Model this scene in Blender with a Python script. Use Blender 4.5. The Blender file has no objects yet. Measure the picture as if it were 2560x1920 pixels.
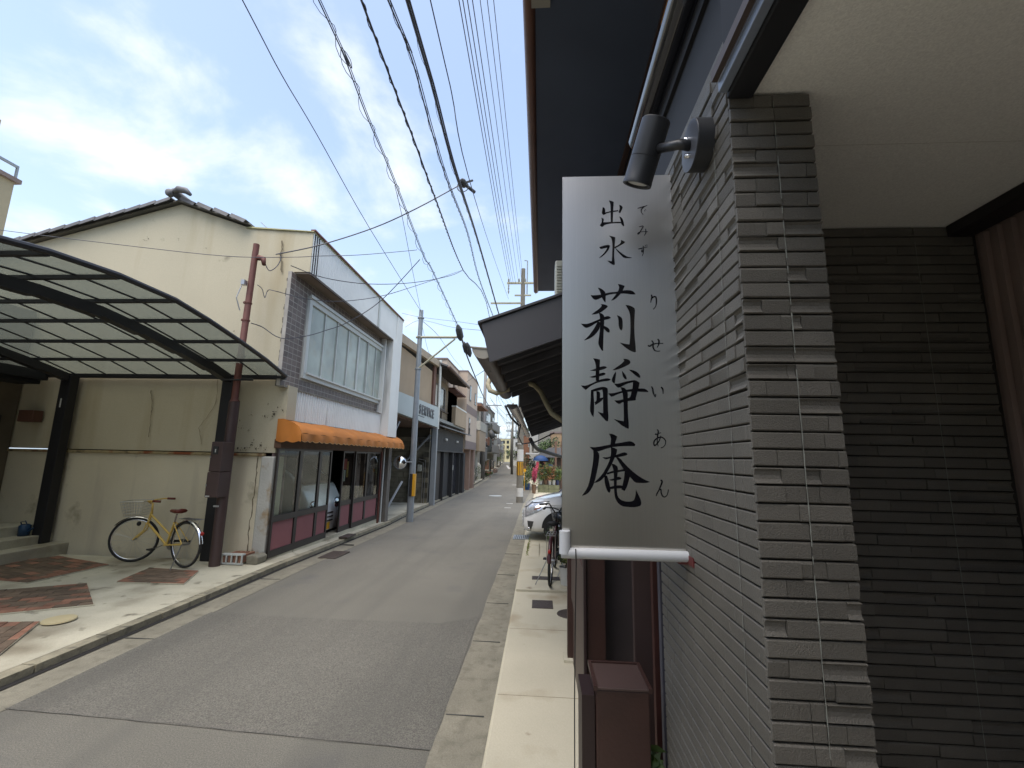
import bpy, math, random
from mathutils import Vector, Matrix
from mathutils.geometry import tessellate_polygon
SC = bpy.context.scene; COL = SC.collection
rad = math.radians
# ------------------------------------------------------------------ camera
RX = (0.99787567, 0.00924891, -0.06448725); RY = (0.06206686, 0.16580718, 0.98420307); RZ = (0.01979525, -0.98611482, 0.1648809)
FPX = 1110.0; CAMZ = 1.75
cam = bpy.data.objects.new('camera', bpy.data.cameras.new('camera')); COL.objects.link(cam)
m = Matrix.Identity(4)
for i, r in enumerate((RX, RY, RZ)):
    m[i][0] = r[0]; m[i][1] = -r[1]; m[i][2] = -r[2]
m[2][3] = CAMZ
cam.matrix_world = m
cam.data.sensor_width = 36; cam.data.lens = FPX / 2560 * 36; cam.data.clip_start = .05; cam.data.clip_end = 3000
SC.camera = cam
# ------------------------------------------------------------------ sky, sun, exposure
W = bpy.data.worlds.new('World'); SC.world = W; W.use_nodes = True
nt = W.node_tree; nt.nodes.clear()
def N(t, tree=None, **k):
    n = (tree or nt).nodes.new(t)
    for a, b in k.items(): setattr(n, a, b)
    return n
SUN_EL, SUN_AZ = 70.0, 198.0     # azimuth clockwise from +Y
out = N('ShaderNodeOutputWorld'); bg = N('ShaderNodeBackground'); sky = N('ShaderNodeTexSky', sky_type='NISHITA')
sky.sun_disc = False; sky.sun_elevation = rad(SUN_EL); sky.sun_rotation = rad(SUN_AZ); sky.air_density = 1.0; sky.dust_density = 1.5; sky.ozone_density = 2.0
bg.inputs['Strength'].default_value = 0.13
L = nt.links.new
tc = N('ShaderNodeTexCoord'); sep = N('ShaderNodeSeparateXYZ'); L(tc.outputs['Generated'], sep.inputs[0])
ad = N('ShaderNodeMath', operation='ADD'); ad.inputs[1].default_value = 0.22; L(sep.outputs['Z'], ad.inputs[0])
dx = N('ShaderNodeMath', operation='DIVIDE'); L(sep.outputs['X'], dx.inputs[0]); L(ad.outputs[0], dx.inputs[1])
dy = N('ShaderNodeMath', operation='DIVIDE'); L(sep.outputs['Y'], dy.inputs[0]); L(ad.outputs[0], dy.inputs[1])
cb = N('ShaderNodeCombineXYZ'); L(dx.outputs[0], cb.inputs[0]); L(dy.outputs[0], cb.inputs[1]); cb.inputs[2].default_value = 5.9
n1 = N('ShaderNodeTexNoise'); n1.inputs['Scale'].default_value = 2.3; n1.inputs['Detail'].default_value = 9; n1.inputs['Roughness'].default_value = .56; n1.inputs['Distortion'].default_value = .25
L(cb.outputs[0], n1.inputs['Vector'])
r1 = N('ShaderNodeValToRGB'); r1.color_ramp.elements[0].position = .48; r1.color_ramp.elements[1].position = .76; r1.color_ramp.interpolation = 'EASE'
L(n1.outputs['Fac'], r1.inputs[0])
# a milky veil that thickens towards the horizon
vz = N('ShaderNodeMapRange'); vz.inputs['From Min'].default_value = -.05; vz.inputs['From Max'].default_value = .55; vz.inputs['To Min'].default_value = .97; vz.inputs['To Max'].default_value = .08
L(sep.outputs['Z'], vz.inputs['Value'])
mx = N('ShaderNodeMath', operation='MAXIMUM'); L(vz.outputs[0], mx.inputs[0]); L(r1.outputs[0], mx.inputs[1])
mul = N('ShaderNodeMixRGB'); mul.blend_type = 'MIX'; mul.inputs['Color2'].default_value = (3.6, 3.72, 3.82, 1)
gain = N('ShaderNodeMixRGB'); gain.blend_type = 'MULTIPLY'; gain.inputs['Fac'].default_value = 1; gain.inputs['Color2'].default_value = (1.38, 1.21, 1.06, 1)
veil = N('ShaderNodeMixRGB'); veil.inputs['Color2'].default_value = (2.05, 2.55, 3.05, 1)
L(sky.outputs[0], gain.inputs['Color1']); L(gain.outputs[0], veil.inputs['Color1']); L(vz.outputs[0], veil.inputs['Fac']); L(veil.outputs[0], mul.inputs['Color1'])
L(r1.outputs[0], mul.inputs['Fac']); L(mul.outputs[0], bg.inputs[0]); L(bg.outputs[0], out.inputs[0])
sun = bpy.data.objects.new('sun', bpy.data.lights.new('sun', 'SUN')); COL.objects.link(sun)
sun.data.energy = 1.5; sun.data.angle = rad(60); sun.data.color = (1, .965, .90)
az, el = rad(SUN_AZ), rad(SUN_EL)
d = Vector((math.sin(az) * math.cos(el), math.cos(az) * math.cos(el), math.sin(el)))
sun.rotation_euler = d.to_track_quat('Z', 'Y').to_euler()
vs = SC.view_settings; vs.view_transform = 'Standard'; vs.look = 'None'; vs.exposure = 1.40; vs.gamma = 1; vs.use_curve_mapping = False
SC.render.resolution_x = 1024; SC.render.resolution_y = 768
SC.cycles.max_bounces = 8; SC.cycles.diffuse_bounces = 4; SC.cycles.transparent_max_bounces = 12

# ------------------------------------------------------------------ helpers
random.seed(7)
U = random.uniform
def lin(r, g, b, k=1.0):
    f = lambda v: ((v / 255 + .055) / 1.055) ** 2.4 if v > 10 else v / 255 / 12.92
    return (f(r) * k, f(g) * k, f(b) * k, 1)
MATS = {}
def M(name, col, rough=.8, metal=0, nv=.12, ns=3.0, bump=.0, bs=60.0, fv=.0, fs=150.0, rand=0.0, spots=None, streak=None, **kw):
    """base colour with broad (nv, ns) and fine (fv, fs) variation, relief (bump, bs), per-object change (rand), spots=(colour, scale, low, high)"""
    if name in MATS: return MATS[name]
    mt = bpy.data.materials.new(name); mt.use_nodes = True; MATS[name] = mt
    t = mt.node_tree; b = t.nodes['Principled BSDF']; l = t.links.new
    b.inputs['Roughness'].default_value = rough; b.inputs['Metallic'].default_value = metal
    for a, v in kw.items(): b.inputs[a.replace('_', ' ')].default_value = v
    co = N('ShaderNodeTexCoord', t)
    geo = N('ShaderNodeNewGeometry', t)
    P = geo.outputs['Position']
    def noise(s, det=4, vec=None):
        n = N('ShaderNodeTexNoise', t); n.inputs['Scale'].default_value = s; n.inputs['Detail'].default_value = det
        l(vec or P, n.inputs['Vector']); return n.outputs['Fac']
    def mapped(sc):
        q = N('ShaderNodeMapping', t); q.inputs['Scale'].default_value = sc; l(P, q.inputs['Vector']); return q.outputs[0]
    cur = None
    base = N('ShaderNodeRGB', t); base.outputs[0].default_value = col; cur = base.outputs[0]
    def vary(cur, fac, amp):
        mr = N('ShaderNodeMapRange', t); mr.inputs['From Min'].default_value = .25; mr.inputs['From Max'].default_value = .75
        mr.inputs['To Min'].default_value = 1 - amp; mr.inputs['To Max'].default_value = 1 + amp; l(fac, mr.inputs['Value'])
        x = N('ShaderNodeVectorMath', t, operation='SCALE'); l(cur, x.inputs[0]); l(mr.outputs[0], x.inputs['Scale']); return x.outputs[0]
    if nv: cur = vary(cur, noise(ns), nv)
    if fv: cur = vary(cur, noise(fs, 2), fv)
    if streak:
        scol, sc, lo, hi = streak
        f = noise(1.0, 5, mapped(sc)); rr = N('ShaderNodeMapRange', t); rr.inputs['From Min'].default_value = lo; rr.inputs['From Max'].default_value = hi; l(f, rr.inputs['Value'])
        x = N('ShaderNodeMixRGB', t); l(rr.outputs[0], x.inputs[0]); l(cur, x.inputs[1]); x.inputs[2].default_value = scol; cur = x.outputs[0]
    for sp in (spots or []):
        scol, s, lo, hi = sp
        f = noise(s, 6); rr = N('ShaderNodeMapRange', t); rr.inputs['From Min'].default_value = lo; rr.inputs['From Max'].default_value = hi; l(f, rr.inputs['Value'])
        x = N('ShaderNodeMixRGB', t); l(rr.outputs[0], x.inputs[0]); l(cur, x.inputs[1]); x.inputs[2].default_value = scol; cur = x.outputs[0]
    if rand:
        oi = N('ShaderNodeObjectInfo', t); mr = N('ShaderNodeMapRange', t); mr.inputs['To Min'].default_value = 1 - rand; mr.inputs['To Max'].default_value = 1 + rand
        l(oi.outputs['Random'], mr.inputs['Value']); x = N('ShaderNodeVectorMath', t, operation='SCALE'); l(cur, x.inputs[0]); l(mr.outputs[0], x.inputs['Scale']); cur = x.outputs[0]
    l(cur, b.inputs['Base Color'])
    if bump:
        bp = N('ShaderNodeBump', t); bp.inputs['Strength'].default_value = bump; bp.inputs['Distance'].default_value = .01
        l(noise(bs, 3), bp.inputs['Height']); l(bp.outputs[0], b.inputs['Normal'])
    return mt

class MB:
    def __init__(s): s.v = []; s.f = []
    def add(s, vs, fs):
        o = len(s.v); s.v += [tuple(p) for p in vs]; s.f += [tuple(i + o for i in f) for f in fs]; return s
    def box(s, x0, x1, y0, y1, z0, z1):
        return s.add([(x, y, z) for x in (x0, x1) for y in (y0, y1) for z in (z0, z1)],
                     [(0, 1, 3, 2), (4, 6, 7, 5), (0, 4, 5, 1), (2, 3, 7, 6), (0, 2, 6, 4), (1, 5, 7, 3)])
    def poly(s, pts): return s.add(pts, [tuple(range(len(pts)))])
    def prism(s, pts, vec):
        n = len(pts); vec = Vector(vec); a = [Vector(p) for p in pts]
        return s.add(a + [p + vec for p in a], [tuple(range(n))[::-1], tuple(range(n, 2 * n))] + [(i, (i + 1) % n, (i + 1) % n + n, i + n) for i in range(n)])
    def tube(s, pts, r, n=8, cap=True):
        pts = [Vector(p) for p in pts]; k = len(pts); rr = r if isinstance(r, (list, tuple)) else [r] * k
        rings = []; up = None
        for i, p in enumerate(pts):
            t = (pts[min(i + 1, k - 1)] - pts[max(i - 1, 0)]).normalized()
            if up is None: up = t.orthogonal().normalized()
            else:
                up = (up - t * up.dot(t)); up = up.normalized() if up.length > 1e-6 else t.orthogonal().normalized()
            w = t.cross(up)
            rings += [p + (up * math.cos(2 * math.pi * j / n) + w * math.sin(2 * math.pi * j / n)) * rr[i] for j in range(n)]
        f = [(i * n + j, i * n + (j + 1) % n, (i + 1) * n + (j + 1) % n, (i + 1) * n + j) for i in range(k - 1) for j in range(n)]
        if cap: f += [tuple(range(n))[::-1], tuple(range((k - 1) * n, k * n))]
        return s.add(rings, f)
    def lathe(s, prof, c=(0, 0, 0), n=16, axis=(0, 0, 1), cap=False):
        q = Vector(axis).to_track_quat('Z', 'Y'); c = Vector(c); k = len(prof)
        vs = [c + q @ Vector((r * math.cos(2 * math.pi * j / n), r * math.sin(2 * math.pi * j / n), z)) for r, z in prof for j in range(n)]
        f = [(i * n + j, i * n + (j + 1) % n, (i + 1) * n + (j + 1) % n, (i + 1) * n + j) for i in range(k - 1) for j in range(n)]
        if cap: f += [tuple(range(n))[::-1], tuple(range((k - 1) * n, k * n))]
        return s.add(vs, f)
    def sphere(s, c, rx, ry=None, rz=None, n=12, m=8):
        ry = ry or rx; rz = rz or rx
        vs = [(c[0] + rx * math.sin(math.pi * i / m) * math.cos(2 * math.pi * j / n), c[1] + ry * math.sin(math.pi * i / m) * math.sin(2 * math.pi * j / n), c[2] + rz * math.cos(math.pi * i / m)) for i in range(m + 1) for j in range(n)]
        return s.add(vs, [(i * n + j, (i + 1) * n + j, (i + 1) * n + (j + 1) % n, i * n + (j + 1) % n) for i in range(m) for j in range(n)])
    def torus(s, c, R, r, axis, n=28, k=6, a0=0, a1=360):
        ax = Vector(axis).normalized(); u = ax.orthogonal().normalized()
        if abs(ax.z) < .9: u = Vector((0, 0, 1)).cross(ax).normalized()
        w = ax.cross(u); c = Vector(c); full = (a1 - a0) >= 360
        pts = [c + (u * math.cos(rad(a0 + (a1 - a0) * i / n)) + w * math.sin(rad(a0 + (a1 - a0) * i / n))) * R for i in range(n + (0 if full else 1))]
        if full:
            vs = []; 
            for i, p in enumerate(pts):
                o = (p - c).normalized()
                vs += [p + (o * math.cos(2 * math.pi * j / k) + ax * math.sin(2 * math.pi * j / k)) * r for j in range(k)]
            return s.add(vs, [(i * k + j, ((i + 1) % n) * k + j, ((i + 1) % n) * k + (j + 1) % k, i * k + (j + 1) % k) for i in range(n) for j in range(k)])
        return s.tube(pts, r, k)

WL = {}     # world position of every root / part origin
def wloc(o): return WL.get(o.name, Vector((0, 0, 0)))
def tag(o, label=None, cat=None, group=None, kind=None):
    for k, v in (('label', label), ('category', cat), ('group', group), ('kind', kind)):
        if v: o[k] = v
    return o
def T(name, label, cat, loc=(0, 0, 0), group=None):
    o = bpy.data.objects.new(name, None); COL.objects.link(o); o.location = loc; o.empty_display_size = .2
    WL[o.name] = Vector(loc); return tag(o, label, cat, group)
def mesh(name, mb, mat, off, smooth=False):
    me = bpy.data.meshes.new(name); me.from_pydata([tuple(Vector(p) - off) for p in mb.v], [], mb.f); me.update()
    if mat: me.materials.append(mat)
    if smooth: me.polygons.foreach_set('use_smooth', [True] * len(me.polygons))
    return me
def ob(name, mb, mat, parent=None, smooth=False, bevel=0, label=None, cat=None, group=None, kind=None, loc=None, auto=None, seg=2):
    """link mb (given in world space) as one object; under parent it keeps the parent's origin"""
    off = wloc(parent) if parent else Vector(loc) if loc else Vector((0, 0, 0))
    me = mesh(name, mb, mat, off, smooth)
    o = bpy.data.objects.new(name, me); COL.objects.link(o)
    if parent: o.parent = parent
    elif loc: o.location = loc
    WL[o.name] = off
    if bevel:
        b = o.modifiers.new('bevel', 'BEVEL'); b.width = bevel; b.segments = seg; b.limit_method = 'ANGLE'; b.angle_limit = rad(35)
    if auto:
        try:
            me.set_sharp_from_angle(angle=rad(auto))
        except Exception: pass
    return tag(o, label, cat, group, kind)
def inst(name, me, parent, loc, scale=(1, 1, 1), rot=(0, 0, 0), kind=None):
    o = bpy.data.objects.new(name, me); COL.objects.link(o)
    if parent: o.parent = parent
    o.location = Vector(loc) - (wloc(parent) if parent else Vector((0, 0, 0))); o.scale = scale; o.rotation_euler = rot
    return tag(o, kind=kind)
def B(*a): return MB().box(*a)
def children(o): return [c for c in COL.objects if c.parent == o]
KIDS = {}
def copy_tree(o, loc=None, rotz=None, label=None, parent=None, table=None):
    if table is None:
        table = {}
        for c in COL.objects:
            if c.parent: table.setdefault(c.parent.name, []).append(c)
    c = o.copy(); COL.objects.link(c)
    if parent: c.parent = parent
    else:
        c.location = loc
        if rotz is not None: c.rotation_euler.z = rotz
        if label: c['label'] = label
    WL[c.name] = Vector(c.location)
    for ch in table.get(o.name, []): copy_tree(ch, parent=c, table=table)
    return c
def pray(x, y):
    c = (x - 1280.0, y - 960.0, FPX)
    return Vector([r[0] * c[0] + r[1] * c[1] + r[2] * c[2] for r in (RX, RY, RZ)])
def PX(x, y, X): r = pray(x, y); t = X / r.x; return Vector((X, r.y * t, CAMZ + r.z * t))
def PY(x, y, Y): r = pray(x, y); t = Y / r.y; return Vector((r.x * t, Y, CAMZ + r.z * t))
def interp(x, tab):
    if x <= tab[0][0]: return tab[0][1]
    for (a, b), (c, d) in zip(tab, tab[1:]):
        if x <= c: return b + (d - b) * (x - a) / (c - a)
    return tab[-1][1]
GZ = [(0, 0), (7, 0), (13, -.1), (20, -.2), (28, -.28), (45, -.35), (400, -.35)]
def gz(y): return interp(y, GZ)
YS = [-14, -8, -4, 0, 2, 3, 4, 5, 6, 7, 8, 9, 10, 11, 12, 13, 15, 17, 20, 22, 24, 26, 28, 31, 35, 40, 45, 55, 70, 98, 130, 170, 210, 252]
KL = [(-14, -4.0), (5, -3.95), (12, -4.05), (14, -4.2), (20, -4.45), (29, -4.7), (46, -5.5), (98, -9.1), (252, -19.8)]
KR = [(-14, -.36), (10, -.36), (14, -.40), (20, -.42), (31, -.25), (45, -1.3), (98, -4.9), (252, -15.4)]
def strip(fa, fb, dza, dzb=None, ys=YS, rag=0.0):
    dzb = dza if dzb is None else dzb; mb = MB(); vs = []
    for y in ys: vs += [(fa(y) + U(-rag, rag), y, gz(y) + dza), (fb(y) + U(-rag, rag), y, gz(y) + dzb)]
    return mb.add(vs, [(2 * i, 2 * i + 1, 2 * i + 3, 2 * i + 2) for i in range(len(ys) - 1)])
def fine(a, b, st):
    n = int((b - a) / st); return [a + st * i for i in range(n + 1)]

# ------------------------------------------------------------------ materials
asphalt = M('asphalt', lin(116, 114, 105, .74), .92, nv=.10, ns=.8, streak=(lin(96, 95, 89, .74), (1.8, .12, 1), .50, .85), fv=.38, fs=120, bump=.5, bs=180, spots=[((.085, .085, .083, 1), 1.3, .60, .85), ((.2, .2, .19, 1), 60, .68, .76)])
asph_new = M('asphalt_patch', lin(111, 109, 101, .74), .92, streak=(lin(92, 91, 85, .74), (1.8, .12, 1), .50, .85), nv=.10, ns=.9, fv=.5, fs=120, bump=.6, bs=150, spots=[((.2, .2, .19, 1), 60, .70, .78)])
asph_join = M('asphalt_joint', lin(72, 72, 70), .95)
conc = M('concrete', lin(196, 191, 170, .84), .9, nv=.18, ns=1.6, fv=.08, fs=90, bump=.25, bs=90, spots=[(lin(118, 106, 84, .8), .9, .52, .72), (lin(95, 88, 72, .7), 6, .62, .8)])
gutter_m = M('gutter_concrete', lin(142, 138, 122, .72), .92, nv=.2, ns=3, fv=.15, fs=120, bump=.5, bs=70, spots=[(lin(112, 108, 94, .75), 11, .5, .8)])
slab_m = M('pale_concrete', lin(200, 194, 172, .76), .85, nv=.10, ns=1.1, fv=.05, fs=120, bump=.2, bs=80, spots=[(lin(150, 128, 92, .7), 1.3, .56, .8), (lin(120, 95, 70, .7), 5, .70, .85)])
kerb_m = M('kerb_stone', lin(158, 152, 130, .70), .9, nv=.25, ns=7, fv=.12, fs=100, bump=.6, bs=60, spots=[(lin(90, 88, 78, .8), 9, .55, .75)], rand=.12)
dark_m = M('dark_gap', (.015, .014, .013, 1), .95)
soil_m = M('soil', lin(70, 58, 44), .95, nv=.3, ns=20, bump=.8, bs=50)
stucco = M('cream_stucco', lin(212, 203, 176, .74), .9, nv=.07, ns=.7, fv=.05, fs=60, bump=.35, bs=120,
           streak=(lin(186, 170, 134, .74), (2.2, 2.2, .25), .56, .86), spots=[(lin(120, 112, 92, .7), 2.6, .70, .84)])
stucco_low_bright = M('cream_stucco_lower_brightened', lin(212, 203, 178, .92), .9, nv=.12, ns=.9, fv=.05, fs=60, bump=.35, bs=120,  # lower wall: base colour raised to offset the shade under the carport
               streak=(lin(176, 164, 150, .70), (1.6, 1.6, .22), .54, .82), spots=[(lin(140, 128, 98, .7), 2.4, .62, .82)])
peel = M('exposed_render', lin(96, 88, 74, .8), .95, nv=.3, ns=12, bump=.6, bs=60)
whitepaint = M('white_corrugated_steel', lin(222, 225, 222, 1.0), .55, nv=.06, ns=2, streak=(lin(140, 120, 100, .8), (6, 6, .5), .66, .86))
whitepl = M('white_panel', lin(222, 224, 220, 1.0), .5, nv=.05, ns=2, streak=(lin(160, 158, 150, .7), (3, 3, .3), .6, .8))
winwhite = M('white_aluminium', lin(205, 210, 206, .8), .4, nv=.04)
browntile = M('brown_facade_tile', lin(108, 96, 90, .9), .6, nv=.25, ns=9, fv=.15, fs=80, rand=.25)
mortar = M('pale_mortar', lin(176, 172, 164, .85), .95, nv=.2, ns=6)
orange = M('orange_awning_cloth', lin(222, 140, 56, .60), .75, nv=.10, ns=4, bump=.2, bs=20, streak=(lin(190, 120, 60, .7), (3, 3, 3), .6, .85))
brownwood = M('brown_beam', lin(98, 72, 54, .8), .7, nv=.25, ns=6)
darkalu = M('dark_bronze_aluminium', lin(52, 46, 44, .8), .45, metal=.2, nv=.1)
carport_m = M('black_bronze_aluminium', lin(40, 40, 43, .9), .45, metal=.2, nv=.1)
pink = M('pink_ribbed_panel', lin(160, 104, 108, .75), .6, nv=.08, ns=2)
rustpipe = M('red_brown_painted_steel', lin(112, 64, 54, .72), .6, nv=.18, ns=8)
brownbox = M('brown_plastic_box', lin(74, 58, 56, .9), .5, nv=.08)
greysteel = M('grey_painted_steel', lin(150, 156, 160, .7), .5, nv=.08, ns=4, streak=(lin(120, 100, 84, .8), (8, 8, .8), .66, .85))
galv = M('galvanised_steel', lin(150, 158, 164, .75), .45, metal=.3, nv=.12, ns=6)
cable = M('black_cable', lin(74, 76, 84, .9), .6, nv=0)
porc = M('grey_porcelain', lin(150, 150, 145, .7), .3)
polec = M('concrete_pole', lin(120, 116, 106, .8), .9, nv=.15, ns=4, fv=.1, fs=80, bump=.3, bs=60)
yel = M('yellow_reflector', lin(232, 172, 30, .75), .5, nv=.05)
blk = M('black_rubber', (.012, .012, .013, 1), .6, nv=.1)
whit = M('white_paint', lin(205, 205, 200, .75), .7, nv=.1, ns=6, fv=.08, fs=60)
chrome = M('chrome', (.75, .75, .76, 1), .15, metal=1, nv=.02)
dullmetal = M('dull_metal', (.42, .42, .42, 1), .35, metal=.9, nv=.05)
bikeyel = M('yellow_bike_paint', lin(232, 196, 104, .82), .35, nv=.05)
redbrown = M('red_brown_saddle', lin(112, 46, 34, .8), .45, nv=.1)
carwhite = M('white_car_paint', (.84, .84, .83, 1), .18, nv=.0, Coat_Weight=.6)
rubber = M('tyre', (.02, .02, .02, 1), .8)
roof_t = M('grey_roof_tile', lin(100, 100, 102, .8), .6, nv=.2, ns=10, rand=.2)
frost = M('frosted_glass', lin(172, 182, 172, .85), .22, nv=.28, ns=1.6, spots=[(lin(205, 208, 190, .6), 2.4, .54, .68)])
soffit_m = M('brown_soffit', lin(150, 138, 124, .7), .8, nv=.2, ns=3)
def glassmat(name, tint, rough=.03, mixf=.75):
    if name in MATS: return MATS[name]
    mt = bpy.data.materials.new(name); mt.use_nodes = True; MATS[name] = mt; t = mt.node_tree; t.nodes.clear()
    o = N('ShaderNodeOutputMaterial', t); mx = N('ShaderNodeMixShader', t); tr = N('ShaderNodeBsdfTransparent', t); gl = N('ShaderNodeBsdfGlossy', t); fr = N('ShaderNodeLayerWeight', t)
    tr.inputs[0].default_value = tint; gl.inputs['Roughness'].default_value = rough; fr.inputs[0].default_value = .5
    pw = N('ShaderNodeMath', t, operation='POWER'); pw.inputs[1].default_value = 4; hm = N('ShaderNodeMath', t, operation='MULTIPLY_ADD'); hm.inputs[1].default_value = .35; hm.inputs[2].default_value = .018; t.links.new(fr.outputs['Facing'], pw.inputs[0]); t.links.new(pw.outputs[0], hm.inputs[0]); t.links.new(hm.outputs[0], mx.inputs[0]); t.links.new(tr.outputs[0], mx.inputs[1]); t.links.new(gl.outputs[0], mx.inputs[2]); t.links.new(mx.outputs[0], o.inputs[0]); return mt
glass = glassmat('window_glass', (.78, .82, .80, 1))
darkglass = M('dark_window_glass', (.03, .035, .04, 1), .06, nv=.0)
def polycarb():
    mt = bpy.data.materials.new('smoked_polycarbonate'); mt.use_nodes = True; t = mt.node_tree; t.nodes.clear()
    o = N('ShaderNodeOutputMaterial', t); m1 = N('ShaderNodeMixShader', t); m2 = N('ShaderNodeMixShader', t)
    tl = N('ShaderNodeBsdfTranslucent', t); tr = N('ShaderNodeBsdfTransparent', t); df = N('ShaderNodeBsdfDiffuse', t)
    tl.inputs[0].default_value = (.20, .215, .195, 1); tr.inputs[0].default_value = (.72, .74, .70, 1); df.inputs[0].default_value = (.10, .12, .11, 1)
    m1.inputs[0].default_value = .62; m2.inputs[0].default_value = .18
    t.links.new(tl.outputs[0], m1.inputs[1]); t.links.new(tr.outputs[0], m1.inputs[2]); t.links.new(m1.outputs[0], m2.inputs[1]); t.links.new(df.outputs[0], m2.inputs[2]); t.links.new(m2.outputs[0], o.inputs[0]); return mt
poly_m = polycarb()
# ------------------------------------------------------------------ ground
kl = lambda y: interp(y, KL); kr = lambda y: interp(y, KR)
gnd = MB()
ysg = [-60] + YS + [320, 900, 1500]
vs = []
for y in ysg: vs += [(-1500, y, gz(min(y, 400)) - .03), (-300, y, gz(y) - .03), (300, y, gz(y) - .03), (1500, y, gz(y) - .03)]
gnd.add(vs, [(4 * i + j, 4 * i + j + 1, 4 * i + j + 5, 4 * i + j + 4) for i in range(len(ysg) - 1) for j in range(3)])
ob('ground', gnd, conc, kind='structure')
F1 = fine(-14, 40, .25) + [45, 55, 70, 98, 130, 170, 210, 252]
ob('road', strip(lambda y: kl(y) + .33, lambda y: kr(y) - .25, 0, 0, F1), asphalt, kind='structure')
# newer asphalt laid in front of the camera
pn = [(-3.62, 5.05), (-2.4, 5.00), (-1.05, 5.02), (-.66, 5.28)]
mb = MB(); mb.poly([(-3.61, 3.12, .004), (-2.84, 3.09, .004), (-1.95, 3.04, .004), (-.64, 2.97, .004)] + [(x, y, .004) for x, y in reversed(pn)])
ob('asphalt_patch', mb, asph_new, kind='structure')
mb = MB()
def crack(pts, w, z=.008):
    pts2 = []
    for (a, b), (c, d_) in zip(pts, pts[1:]):
        for i in range(8): pts2.append((a + (c - a) * i / 8 + U(-.012, .012), b + (d_ - b) * i / 8 + U(-.012, .012)))
    pts2.append(pts[-1]); vs = []
    for i, (a, b) in enumerate(pts2): vs += [(a, b - w * U(.3, 1), z), (a, b + w * U(.3, 1), z)]
    mb.add(vs, [(2 * i, 2 * i + 1, 2 * i + 3, 2 * i + 2) for i in range(len(pts2) - 1)])
crack(pn, .0014); crack([(-3.61, 3.12), (-2.84, 3.09), (-1.95, 3.04), (-.64, 2.97)], .0016); crack([(-3.3, 2.2), (-2.86, 2.6), (-2.80, 3.08)], .003)
ob('road_joint', mb, asph_join, kind='structure')
ob('gutter_left', strip(lambda y: kl(y) + .03, lambda y: kl(y) + .36, -.004, .004, F1, .008), gutter_m, kind='structure')
ob('gutter_right', strip(lambda y: kr(y) - .28, lambda y: kr(y), .004, .0, F1, .008), gutter_m, kind='structure')
ob('drain_slot_left', strip(lambda y: kl(y) - .02, lambda y: kl(y) + .04, .002, .002, F1), dark_m, kind='structure')
ob('drain_slot_right', strip(lambda y: kr(y) - .004, lambda y: kr(y) + .045, .005, .005, fine(-6, 10.5, .5), .004), gutter_m, kind='structure')
for i, y in enumerate((3.35, 4.6, 5.75, 7.1, 8.6)):
    ob('gutter_joint', B(kr(y) - .27, kr(y) - .005, y, y + .007, .0, .0075), asph_join, kind='structure')
for i, y in enumerate((2.4, 4.3, 6.4, 9.0)):
    ob('gutter_joint', B(kl(y) + .05, kl(y) + .34, y, y + .008, .0, .007 + (.0 if y < 7 else -.03)), asph_join, kind='structure')
for y in (3.6, 4.9): ob('slab_joint', B(-.295, .30, y, y + .004, .02, .0292), M('slab_joint_line', lin(150, 142, 118, .6), .9), kind='structure')
# kerbs: a row of separate stones
def kerb_row(f, side, z, y0, y1, w, ln=.6):
    root = tag(ob('kerb_left' if side < 0 else 'kerb_right', strip(lambda y: f(y) + side * w + .01, lambda y: f(y) - .01, z - .03, z - .03, fine(y0, y1, 1)), gutter_m), kind='structure')
    me = mesh('kerb_stone', B(-.5, .5, -.5, .5, -.5, .5), kerb_m, Vector((0, 0, 0))); n = 0
    y = y0
    while y < y1:
        a = f(y + ln / 2) + side * w / 2; ang = math.atan2(f(y + ln) - f(y), ln)
        o = inst('kerb_stone', me, root, (a + U(-.004, .004), y + ln / 2, gz(y + ln / 2) + z / 2 - .02), (w, ln - .012, z + .04), (math.atan2(gz(y + ln) - gz(y), ln), U(-.01, .01), -ang))
        y += ln; n += 1
kerb_row(lambda y: kl(y) - .02, -1, .06, -6, 42, .13)
# left pavement and yard (concrete)
ob('pavement_left', strip(lambda y: -14 if y < 7.1 else kl(y) - 1.5, lambda y: kl(y) - .14, .075, .062, fine(-14, 7, .5) + [7.1, 8, 9, 10, 11, 12, 13, 14, 16, 18, 20, 22, 25, 28, 31, 35, 40, 45, 55, 70, 98, 130, 170, 210, 252]), conc, kind='structure')
ob('pavement_right', strip(lambda y: kr(y) + .045, lambda y: kr(y) + 3.2, .006, .006, fine(-8, 12, .5) + [13, 15, 17, 20, 24, 28, 31, 38, 45, 55, 70, 98, 130, 170, 210, 252]), slab_m, kind='structure')
# right footway slabs with a shadow joint between them
for i, (y0, y1, z) in enumerate(((1.9, 2.2, .028), (2.21, 6.19, .028), (6.23, 8.3, .048))):
    ob('slab', B(-.30, 1.9, y0, y1, z - .05, z), slab_m, bevel=.006, kind='structure')
ob('paving', B(-.30, 1.9, -6, 1.89, -.04, .028), slab_m, kind='structure')
ob('footway_strip', B(-.16, .0, 8.32, 9.9, -.06, .0).box(.02, .9, 8.32, 9.9, -.06, -.012), slab_m, bevel=.004, kind='structure')
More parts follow.
